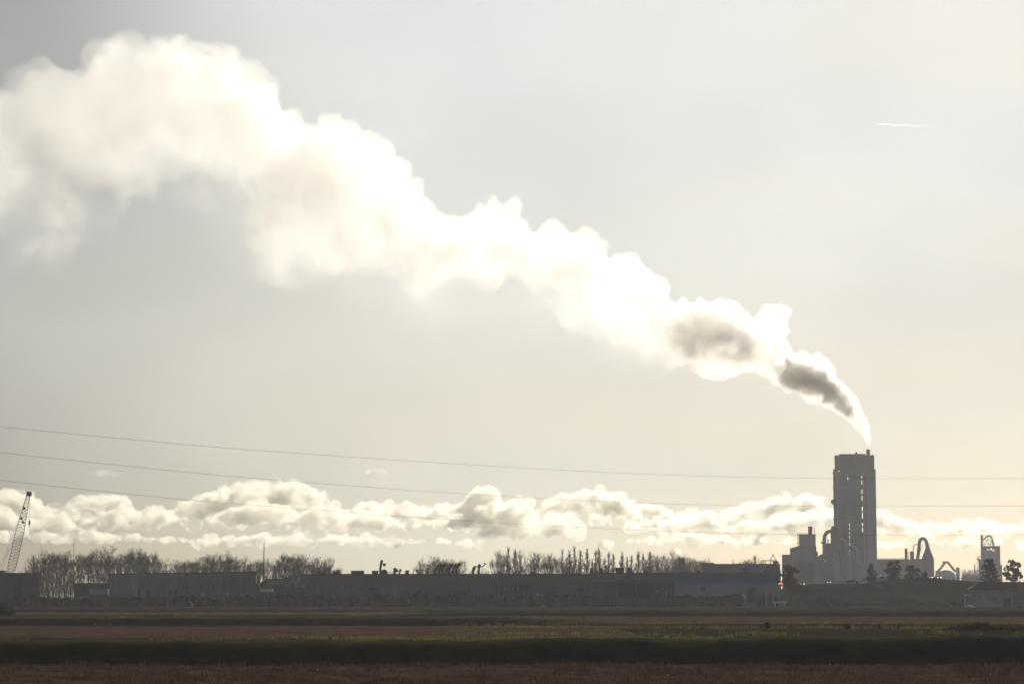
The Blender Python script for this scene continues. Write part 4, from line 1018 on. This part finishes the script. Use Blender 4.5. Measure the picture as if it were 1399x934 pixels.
wl = [[(-80, 578), (0, 583), (150, 597.5), (300, 611), (450, 622), (600, 632), (750, 641), (900, 648), (1040, 652), (1200, 653.6), (1399, 653.2), (1480, 652)],
      [(-80, 609), (0, 618), (150, 634), (300, 649), (450, 661), (600, 672), (750, 681), (900, 687.5), (1040, 690.3), (1200, 691.5), (1399, 690.8), (1480, 689.5)],
      [(-80, 646), (0, 655.5), (150, 672), (280, 684.5), (450, 697.5), (560, 706), (700, 715), (820, 721.5), (960, 727), (1080, 729.6), (1200, 730.5), (1399, 730.3), (1480, 729.6)]]
def smoothpts(tab, n=70):
    out = []
    xs_ = [p[0] for p in tab]; ys_ = [p[1] for p in tab]
    for k in range(n+1):
        x = xs_[0] + (xs_[-1]-xs_[0])*k/n
        i = max(j for j in range(len(xs_)-1) if xs_[j] <= x); i = min(i, len(xs_)-2)
        def sl(j):
            a = max(0, j-1); b_ = min(len(xs_)-1, j+1); return (ys_[b_]-ys_[a])/(xs_[b_]-xs_[a])
        h = xs_[i+1]-xs_[i]; t = (x-xs_[i])/h
        y = (2*t**3-3*t*t+1)*ys_[i] + (t**3-2*t*t+t)*h*sl(i) + (-2*t**3+3*t*t)*ys_[i+1] + (t**3-t*t)*h*sl(i+1)
        out.append((x, y))
    return out
for tab, lab in zip(wl, ('uppermost of the three long thin overhead wires crossing the sky', 'middle one of the three long thin overhead wires', 'lowest of the three long thin overhead wires, crossing the low clouds')):
    pts = smoothpts(tab); b = MB()
    b.tube([at(x, y, 400 + 130*(x+80)/1560) for x, y in pts], .023, 6)
    tag(b.build('overhead_wire', M['wire']), lab, 'wire', 'overhead wires across the sky')

# ------------------------------------------------------------------ vehicles
M['carpaint'] = mat('dark_car_paint', (.05,.052,.06), rough=.35, spec=.5)
M['paleshade'] = mat('silver_car_paint', (.35,.36,.37), rough=.35, spec=.5)
M['tyre'] = mat('tyre_rubber', (.02,.02,.02), rough=.9)
def emit(name, col, s):
    m = bpy.data.materials.new(name); m.use_nodes = True; p = m.node_tree.nodes['Principled BSDF']
    p.inputs['Base Color'].default_value = (*col, 1); p.inputs['Emission Color'].default_value = (*col, 1); p.inputs['Emission Strength'].default_value = s; return m
M['head'] = emit('headlight_glow', (1, .97, .9), 9.0); M['tail'] = emit('red_light_glow', (1, .22, .16), 1.5)
def car(px, Y, z, heading, label, paint, lights=None, van=False, sc=1.0, name='car', cat='car', group=None):
    """side profile pushed to a car's width, wheels, windows and lamps; front faces local -y"""
    t = thing(name, (X(px, Y), Y, z), label, cat, group); t.rotation_euler = (0, 0, heading); t.scale = (sc, sc, sc)
    if van: prof = [(-2.5,.35),(-2.5,1.0),(-2.25,1.2),(-1.5,2.15),(2.4,2.2),(2.5,2.0),(2.5,.35)]
    else: prof = [(-2.2,.35),(-2.25,.7),(-1.2,.92),(-.55,1.45),(.9,1.47),(1.7,.98),(2.2,.92),(2.22,.35)]
    b = MB(); n = len(prof); w = .9
    b.add([(-w*(.86 if z_ > 1.1 else 1), y, z_) for y, z_ in prof] + [(w*(.86 if z_ > 1.1 else 1), y, z_) for y, z_ in prof],
          [tuple(range(n-1,-1,-1)), tuple(range(n, 2*n))] + [(i, (i+1)%n, (i+1)%n+n, i+n) for i in range(n)])
    lbuild(b, 'body', paint, t)
    b = MB()
    if van: b.add([(-.7,-2.19,1.3),(.7,-2.19,1.3),(.68,-1.62,2.05),(-.68,-1.62,2.05)], [(0,1,2,3)]); b.box(-.905,-.86,-1.4,-.5,1.2,1.7); b.box(.86,.905,-1.4,-.5,1.2,1.7)
    else: b.add([(-.7,-1.14,.97),(.7,-1.14,.97),(.66,-.62,1.42),(-.66,-.62,1.42)], [(0,1,2,3)]); b.add([(-.7,1.62,1.05),(.7,1.62,1.05),(.66,.98,1.44),(-.66,.98,1.44)], [(3,2,1,0)])
    lbuild(b, 'window', M['glass'], t)
    for sx in (-1, 1):
        for y in (-1.4, 1.4):
            b = MB(); b.bar((sx*.72, y, .33), (sx*.93, y, .33), .33, n=12); lbuild(b, 'wheel', M['tyre'], t)
        b = MB(); b.box(sx*.62-.15, sx*.62+.15, -2.53 if van else -2.28, -2.45 if van else -2.18, .66, .82); lbuild(b, 'headlight', M['head'] if lights == 'head' else M['glass'], t)
        b = MB(); b.box(sx*.65-.16, sx*.65+.16, 2.48 if van else 2.19, 2.54 if van else 2.25, .72, .95); lbuild(b, 'tail_light', M['tail'] if lights == 'tail' else M['rust'], t)
    return t
GC = 'vehicles on the raised road'
def on_road(px, dy=0): return Z(road_top(px), YE)
car(1094, 812, on_road(1094)-.05, .12, 'car with bright white headlights on the raised road right of the tall shaggy tree', M['carpaint'], 'head', group=GC)
car(1131, 819, on_road(1131)-.02, .1, 'small dark car with faint headlights below the grey stepped block', M['carpaint'], 'head', group=GC, sc=.8)
car(1165, 819, on_road(1165)-.02, 1.45, 'dark car seen from the side below the tall tower slits', M['carpaint'], group=GC)
car(1203, 820, on_road(1203)-.02, .2, 'silver van on the raised road between the conifer and the round tree', M['paleshade'], van=True, group=GC)
car(1270, 819, on_road(1270)-.02, .15, 'small dark car with headlights under the cone topped tower', M['carpaint'], 'head', group=GC, sc=.8)
car(1281.5, 819, on_road(1281.5)-.02, .1, 'small dark car with headlights right of the cone topped tower', M['carpaint'], 'head', group=GC, sc=.85)
car(1387, 815, on_road(1387)-.02, .3, 'silver car on the raised road at the right edge', M['paleshade'], group=GC)
car(254, 648, .0, 1.62, 'dark van parked in front of the grey panelled warehouse', M['dark'], van=True, name='van', cat='van', sc=.8)
# red lit signal box at the corner of the striped building
b = MB(); xs_ = X(1066, 690); t = thing('red_sign', (xs_, 690, 0), 'glowing red sign on a post at the corner of the blue striped building', 'sign')
b.bar((xs_, 690, -.1), (xs_, 690, Z(799, 690)), .1); b.build('post', M['black'], t)
b = MB(); b.box(X(1061.5, 690), X(1070.5, 690), 689.8, 690.2, Z(799.4, 690), Z(793.2, 690)); b.build('case', M['black'], t)
b = MB()
for a, c_, e, f in ((1063, 1066, 796.3, 798), (1065.5, 1068, 794.3, 797.4), (1068, 1069.8, 796, 798.4)): b.box(X(a, 690), X(c_, 690)-.02, 689.7, 689.79, Z(f, 690), Z(e, 690))
b.build('lit_face', M['tail'], t)
# guard rail on the raised road
b = MB()
gp = [(X(p, YE), YE-3.6, Z(road_top(p), YE)+.75) for p in range(1120, 1400, 6)]
for a, c_ in zip(gp, gp[1:]): b.bar(a, c_, .08, n=5)
for a in gp: b.bar((a[0], a[1], a[2]-1.0), a, .08, n=4)
tag(b.build('guard_rail', M['conc2']), 'long thin guard rail along the near edge of the raised road', 'guard rail')

# ------------------------------------------------------------------ contrail and small puff of steam
cy_ = 9500.0; b = MB(); pts = [at(1195 + 98*t, 169.6 + 5.8*t - .8*math.sin(t*3), cy_) for t in [i/20 for i in range(21)]]
b.tube(pts, [.25 + 3.3*max(0, math.sin(math.pi*min(1, (i/20)**.62)))**.8*(1.05 - .55*i/20) for i in range(21)], 8)
con = b.build('contrail', vol_mat('contrail_ice', (1,1,1), .7, lambda n, l: .034)); tag(con, 'short thin white aircraft trail high in the sky at the right', 'contrail')
rp2 = random.Random(9); bl = []
for t, r_ in ((0,.9),(.15,1.2),(.3,1.7),(.45,2.0),(.6,2.4),(.8,2.6),(1,2.2)):
    for k in range(3):
        p = at(933.5 - 9.5*t + rp2.uniform(-1,1), 760.5 - 9*t + rp2.uniform(-1,1), 1128 + rp2.uniform(-1,1)); bl.append((p.x, p.y, p.z, r_*.36*1.5))
puff = blob_mesh('steam_puff', bl, .3, ((.35, 2.5), (.2, 1.0)))
puff.data.materials.clear(); puff.data.materials.append(vol_mat('steam', (1,.99,.98), .72, lambda n, l: .16)); tag(puff, 'small white steam puff above the dark boiler house stack', 'steam')

# ------------------------------------------------------------------ trees
M['bark'] = mat('bark', (.085,.072,.06), rough=.95, var=.25, scale=1.2)
M['twig'] = mat('bare_twigs', (.10,.082,.066), rough=.95, var=.2, scale=.6)
M['leaf'] = mat('evergreen_leaves', (.028,.034,.018), rough=.9, spec=.05, col2=(.05,.056,.03), scale=.5, trans=.15)
def bare_tree(seed, h, kind):
    """trunk mesh (trunk and limbs) and crown mesh (twigs) of a leafless tree, base at the origin"""
    r = random.Random(seed); tb = MB(); cb_ = MB()
    def twig(p, d, L, lvl):
        e = p + d*L; cb_.bar(p, e, .022 if lvl else .017, .010, 3, cap=False)
        if lvl:
            for k in range(3):
                f = r.uniform(.3, 1); q_ = (d + Vector((r.gauss(0,.4), r.gauss(0,.4), r.gauss(.18,.3)))).normalized(); twig(p + d*L*f, q_, L*r.uniform(.45,.75), lvl-1)
    def limb(p, d, L, rad, lvl):
        n = 3; pts = [p]; dd = d.copy()
        for k in range(n):
            dd = (dd + Vector((r.gauss(0,.09), r.gauss(0,.09), .10 if kind != 'poplar' else .2))).normalized(); pts.append(pts[-1] + dd*L/n)
        (tb if rad > .055 else cb_).tube(pts, [rad*(1-.38*i/n) for i in range(n+1)], 5 if rad > .055 else 3)
        if lvl == 0:
            for k in range(4): q_ = (dd + Vector((r.gauss(0,.45), r.gauss(0,.45), r.gauss(.2,.3)))).normalized(); twig(pts[r.choice((1,2,3))], q_, L*r.uniform(.35,.7), 1)
            return
        kids = r.choice((2,3,3)) if kind != 'poplar' else 2
        ph = r.uniform(0, 6.28)
        for k in range(kids + (1 if lvl >= 2 or kind == 'spread' else 0)):
            a = ph + k*2.4; sp_ = (.55 if kind == 'spread' else .38) * (1 if k < kids else 1.3)
            q_ = (dd + (Vector((math.cos(a), math.sin(a), 0)))*sp_*r.uniform(.7,1.2)).normalized()
            limb(pts[-1] if k < kids else pts[r.choice((1,2))], q_, L*(r.uniform(.62,.8) if k < kids else r.uniform(.45,.6)), rad*.56, lvl-1)
    if kind == 'poplar':
        nseg = 10; pts = [Vector((r.gauss(0,.05), r.gauss(0,.05), h*.96*i/nseg - (.3 if i == 0 else 0))) for i in range(nseg+1)]
        tb.tube(pts, [.12*(1-.93*i/nseg) for i in range(nseg+1)], 6)
        for k in range(120):
            f = r.uniform(.12, .95); z_ = h*.96*f; a = r.uniform(0, 6.28); ln_ = h*r.uniform(.14,.27)*(1.1-f*.92)
            q_ = Vector((math.cos(a)*.3, math.sin(a)*.3, 1)).normalized(); p = pts[int(f*nseg)].lerp(pts[min(nseg, int(f*nseg)+1)], f*nseg-int(f*nseg))
            e = p + q_*ln_; cb_.bar(p, e, .034, .014, 3, cap=False)
            for m_ in range(6): g = r.uniform(.15, 1); twig(p + q_*ln_*g, (q_ + Vector((r.gauss(0,.28), r.gauss(0,.28), .1))).normalized(), ln_*r.uniform(.25,.45), 1 if m_ < 3 else 0)
    else:
        hb = h*r.uniform(.16, .28); tb.tube([Vector((0,0,-.3)), Vector((r.gauss(0,.1), r.gauss(0,.1), hb*.5)), Vector((r.gauss(0,.2), 0, hb))], [.34,.28,.25], 7)
        top = Vector((0,0,hb)); n = r.choice((4,5)) if kind == 'spread' else 4; a0 = r.uniform(0,6.28)
        limb(top, Vector((r.gauss(0,.1), r.gauss(0,.1), 1)).normalized(), h*.30, .2, 3)
        for k in range(n):
            a = a0 + k*6.283/n; s_ = .85 if kind == 'spread' else .42
            limb(top - Vector((0,0,r.uniform(0, hb*.4))), Vector((math.cos(a)*s_, math.sin(a)*s_, 1)).normalized(), h*r.uniform(.24,.31), .16, 3)
    zt = max(v[2] for v in cb_.v) / h
    for B in (tb, cb_): B.v = [(x/zt, y/zt, z/zt if z > 0 else z) for x, y, z in B.v]
    out = []
    for B, nm, m in ((tb, 'trunk', M['bark']), (cb_, 'crown', M['twig'])):
        me = bpy.data.meshes.new(nm); me.from_pydata(B.v, [], B.f); me.materials.append(m); out.append(me)
    return out
H0 = 15.0
PROTO = {'spread': [bare_tree(s, H0, 'spread') for s in (21, 22, 23)], 'upright': [bare_tree(s, H0, 'upright') for s in (31, 32, 33, 34)], 'poplar': [bare_tree(s, H0, 'poplar') for s in (41, 42, 43)]}
rt = random.Random(77)
def place_tree(px, top, Y, kind, label, group, wide=1.0, name='bare_tree'):
    x = X(px, Y, 780); h = Z(top, Y); t = thing(name, (x, Y, 0), label, 'tree', group)
    h *= rt.uniform(.93, 1.06); k = h/H0; wide *= .86 if kind == 'upright' else 1.3 if kind == 'poplar' else 1.0; t.rotation_euler = (0, 0, rt.uniform(0, 6.28)); t.scale = (k*wide, k*wide, k)
    for me, nm in zip(rt.choice(PROTO[kind]), ('trunk', 'crown')):
        o = bpy.data.objects.new(nm, me); COL.objects.link(o); o.parent = t
def ordinal(n):
    W = ['first','second','third','fourth','fifth','sixth','seventh','eighth','ninth','tenth','eleventh','twelfth','thirteenth','fourteenth','fifteenth','sixteenth','seventeenth','eighteenth','nineteenth','twentieth']
    return W[n] if n < 20 else 'twenty ' + W[n-20]
LK = {'spread': ('broad bare tree', 'wide crowned bare tree'), 'upright': ('slim bare tree', 'upright bare tree'), 'poplar': ('narrow bare poplar', 'pointed bare poplar')}
ROWS = [
 ('beside the thin antenna mast', 'bare trees beside the antenna mast', 870,
  [(47,760,'spread',.7),(54,758,'upright',1),(67,757,'upright',.9),(73,752,'upright',1),(82,757,'upright',.8),(89,751,'upright',1.05),(97,757,'upright',.8),(108,754,'upright',1),(118,755,'upright',.9),(126,752,'upright',1),(133,751,'upright',1),(140,760,'upright',.8)]),
 ('behind the grey panelled warehouse', 'bare trees behind the grey panelled warehouse', 905,
  [(149,752,'upright',.9),(157,747,'spread',.95),(166,751,'upright',.9),(177,751,'upright',1),(184,754,'upright',.9),(190,750,'upright',1),(197,754,'upright',1),(205,757,'upright',.8),(212,753,'upright',1.1),(222,762,'upright',.9),(236,756,'spread',.85),(246,763,'upright',.9)]),
 ('behind the warehouse end near the pole', 'bare trees behind the taller warehouse end', 930,
  [(255,762,'upright',1),(262,757,'upright',1),(270,761,'upright',.9),(278,756,'upright',1),(285,753,'upright',1),(291,757,'upright',1),(298,752,'upright',1),(306,759,'upright',1),(313,755,'upright',1.1),(320,759,'upright',1),(327,755,'upright',1.1),(336,764,'upright',.9),(343,764,'upright',.9),(350,764,'upright',1)]),
 ('behind the utility pole and brick block', 'bare trees behind the utility pole', 920,
  [(356,762,'upright',.9),(367,762,'upright',1),(374,763,'upright',1),(381,763,'upright',1.1),(390,757,'upright',1),(396,755,'upright',1.1),(403,758,'upright',1),(409,755,'upright',1.1),(416,756,'upright',1.1),(424,762,'upright',1),(431,761,'upright',1),(437,759,'upright',1),(444,763,'upright',1),(450,767,'upright',1.1),(457,769,'upright',1)]),
 ('behind the row of seven cowled roof vents', 'bare trees behind the cowled vents', 1000,
  [(574,764,'upright',.9),(583,763,'upright',.9),(590,758,'spread',1),(598,758,'spread',.95),(607,762,'upright',1.2),(614,764,'upright',1.2),(622,763,'upright',1.2)]),
 ('left of the rooftop letters', 'trees behind the middle of the long warehouse', 960,
  [(680,751,'upright',.85),(686,752,'upright',.85),(694,747,'poplar',1.05),(704,751,'poplar',1.1),(711,757,'poplar',1.2),(723,749.5,'spread',.9),(735,751,'upright',1),(745,753,'upright',.9),(752,750,'upright',1.1),(763,755,'upright',.9),(768,747,'poplar',.9),(774,756,'poplar',.9)]),
 ('right of the rooftop letters', 'poplars behind the rooftop letters and canopy', 960,
  [(778,748.5,'poplar',1.1),(785,748,'poplar',.9),(793,748.5,'poplar',1),(802,748.5,'poplar',1.1),(809,757,'poplar',1),(814,754,'poplar',1),(818.5,747,'poplar',1),(826,755,'poplar',1.1),(832,753,'poplar',1.1),(838,757,'poplar',1),(850,754,'poplar',1.1),(857,757,'poplar',1),(863,754,'poplar',1.1),(872,754,'poplar',1.1),(879,752,'poplar',1.1),(883,760,'poplar',1),(888,754,'poplar',1.1)]),
 ('round the dark boiler house stack', 'bare trees round the boiler house', 1180,
  [(898,757,'spread',.9),(906,757,'spread',.95),(918,752,'spread',1),(926,753,'spread',1),(939,757,'spread',.9),(946,758,'spread',1),(953,759,'upright',1.2),(963,764,'spread',.9)]),
 ('above the long low grey hall', 'far bare trees above the low grey hall', 1400,
  [(1004,764,'upright',1),(1011,763,'upright',1),(1018,761,'upright',1),(1023,764,'upright',1),(1031,760,'poplar',1.3),(1037,763,'upright',1)]),
 ('over the pale low hall with thin chimney', 'far bare trees beside the thin chimney', 2140,
  [(1317,776,'spread',.8),(1323,773,'spread',.8),(1328,775,'spread',.8),(1336,776,'upright',.9)]),
 ('in front of the stepped silo building', 'hazy bare trees before the silo building', 1280,
  [(1089,763,'upright',.8),(1096,764,'upright',.8),(1103,766,'upright',.8),(1110,765,'upright',.7)]),
]
for where, group, Y, lst in ROWS:
    for i, (p, top, kind, wd_) in enumerate(lst):
        if i == 0: pos = 'leftmost'
        elif i == len(lst)-1: pos = 'rightmost'
        else: pos = ordinal(i) + ' from left'
        place_tree(p, top, Y + rt.uniform(-22, 22), kind, f'{LK[kind][0]}, {pos} {where}', group, wd_)
# low bare scrub behind the long warehouse roofline
def scrub(px0, px1, top, Y, label, seed):
    r = random.Random(seed); b = MB(); x = X(px0, Y); x1 = X(px1, Y)
    while x < x1:
        h = Z(top, Y)*r.uniform(.8, 1.03)
        for k in range(16):
            p = Vector((x + r.gauss(0,1.2), Y + r.gauss(0,1), -.1)); e = p + Vector((r.gauss(0,.16), r.gauss(0,.16), 1)).normalized()*h*r.uniform(.75, 1)
            b.bar(p, e, .06, .02, 3, cap=False)
            for m_ in range(7):
                s_ = p.lerp(e, r.uniform(.35, 1)); b.bar(s_, s_ + Vector((r.gauss(0,.4), r.gauss(0,.4), 1)).normalized()*h*.18, .03, .015, 3, cap=False)
        x += 1.4
    tag(b.build('scrub', M['twig']), label, 'scrub', None)
scrub(50, 104, 786, 800, 'bare scrub thicket between the crane warehouse and the small shed', 6)
scrub(364, 414, 795, 752, 'thin bare scrub in front of the pale yellowish building', 7)
scrub(462, 485, 775, 930, 'low bare scrub behind the flat rooftop units near the brick block', 1)
scrub(524, 570, 777, 960, 'low bare scrub behind the tall roof flue', 2)
scrub(622, 684, 776, 980, 'low bare scrub behind the long arm roof vent', 3)
scrub(886, 905, 772, 1000, 'low bare scrub between the poplars and the boiler house', 4)
scrub(40, 66, 766, 830, 'low bare scrub beside the crane warehouse corner', 5)
# leafy trees at the right
def leafy(px, top, Y, z0, lobes, label, base_px=None, size=.28, trunk_r=.28, name='leafy_tree', n=900, dense=.75):
    """lobes: (dx px, y px, rx px, ry px)"""
    r = random.Random(int(px)); k = Y/F; xb = X(px, Y); t = thing(name, (xb, Y, z0), label, 'tree', 'evergreen trees along the raised road')
    zt = Z(top, Y); tb = MB(); tb.tube([(xb, Y, z0-.3), (xb+.1, Y, z0+(zt-z0)*.45), (xb, Y, z0+(zt-z0)*.9)], [trunk_r, trunk_r*.7, .07], 7)
    cb_ = MB()
    for dx, y, rx, ry in lobes:
        c_ = at(px+dx, y, Y); tb.bar((xb, Y, max(z0+.8, c_.z - ry*k*1.1)), (c_.x, Y + r.uniform(-.4,.4), c_.z), .09, .04, 5)
        for j in range(int(rx*ry*dense) + 4):
            d = Vector((r.gauss(0,1), r.gauss(0,1), r.gauss(0,1))).normalized()*r.random()**.45*1.12; cr = r.uniform(.9, 1.9)*k
            leaves(cb_, c_.x + rx*k*d.x, Y + rx*k*.9*d.y, c_.z + ry*k*d.z, cr*1.25, cr*1.2, cr, 34, size*r.uniform(.7, 1.1), r, .15)
    tb.build('trunk', M['bark'], t); cb_.build('crown', M['leaf'], t)
leafy(1190, 769, 826, on_road(1190)-.6, [(0,775,3,5),(-1,781,5.5,4.5),(1.5,786,7.5,5),(-1,791,8.5,4),(3,794,7,4)], 'pointed shaggy conifer on the raised road right of the tall tower foot')
leafy(1220, 764, 828, on_road(1220)-.6, [(-2,769,4.5,4),(4,768,3,3.5),(5,775,7,4),(-5,779,8,5),(2,785,9,6),(-1,792,9,5)], 'tallest ragged round tree with gaps on the raised road below the long shed')
leafy(1246, 771.5, 832, on_road(1246)-.8, [(-2,777,7,5),(3,780,7,6),(0,787,10,5)], 'dense dome shaped dark tree right of the ragged round tree')
leafy(1264, 781, 830, on_road(1264)-.8, [(0,786,4,4),(5,789,4,3)], 'small low dark tree below the cone topped tower', n=700)
leafy(1352, 762, 826, on_road(1352)-.6, [(0,767,6,5),(-2,774,9,6),(3,778,9,7),(0,786,11.5,7),(0,793,12,4)], 'dense dark egg shaped tree in front of the far right tower')
leafy(1384, 763, 824, on_road(1384)-.6, [(-1,768,5,4),(6,771,5,5),(-6,776,6,5),(3,779,8,5),(-8,785,6,4),(5,787,9,5),(-2,790,9,3)], 'ragged dark tree with sky gaps at the right edge')
leafy(1078, 770.5, 722, 0, [(-3,776,6,5),(4,779,7,6),(-1,787,9,7),(3,795,9,6),(-5,797,6,5),(4,804,6,5)], 'tall shaggy dark tree beside the glowing red sign', trunk_r=.4)
leafy(1090, 797, 730, 0, [(0,800,6,4),(6,804,7,5),(12,806,7,4),(-3,808,7,5)], 'low spreading dark tree right of the tall shaggy tree', n=700)
leafy(1056, 770.5, 905, 0, [(0,773,4,4),(-4,778,6,4),(4,779,6,5),(-9,780,4,3)], 'dark tree top showing over the blue striped building under the A frame', n=800)
leafy(1019, 769, 990, 0, [(0,773,2.5,4),(-2,778,4,4),(3,778,4,4)], 'small dark pointed tree top before the low grey hall', n=800)

# ------------------------------------------------------------------ small pale flecks in the fields and on the bank, nature unknown
rw = random.Random(4)
def fleck(px, py, s, label):
    Y = CH*F/(py-810)*.985; p = at(px, py, Y); r_ = s*Y/F*.5; b = MB()
    lump(b, p.x, Y, max(p.z, r_*.5), r_, r_, r_*.9, rw, 7, 4); tag(b.build('white_fleck', M['white']), label, 'pale_spot', 'white flecks in the fields')
for px, py, lab in ((912.5, 922, 'white speck in the near brown field below the bright speck on the bank'), (1271, 926, 'white speck in the near brown field at the right'), (1353, 920, 'white speck in the near brown field at the far right edge'), (882, 918, 'faint white speck left of another in the near brown field'), (1134, 907, 'faint pale speck at the foot of the ditch bank'), (434, 914, 'faint pale speck at the left part of the near field')):
    fleck(px, py, 1.8, lab)
for px, py, Y, lab in ((872.5, 868.5, 135.5, 'brightest white speck on the crest of the ditch bank'), (1340, 866, 135.5, 'white speck on the right end of the ditch bank crest')):
    p = at(px, py, Y); b = MB(); lump(b, p.x, Y, p.z, .055, .05, .08, rw, 7, 4); b.bar((p.x, Y, p.z-.6), (p.x, Y, p.z), .012, n=4); tag(b.build('raised_fleck', M['white']), lab, 'raised_spot')  # white lump on a thin stem, nature unknown
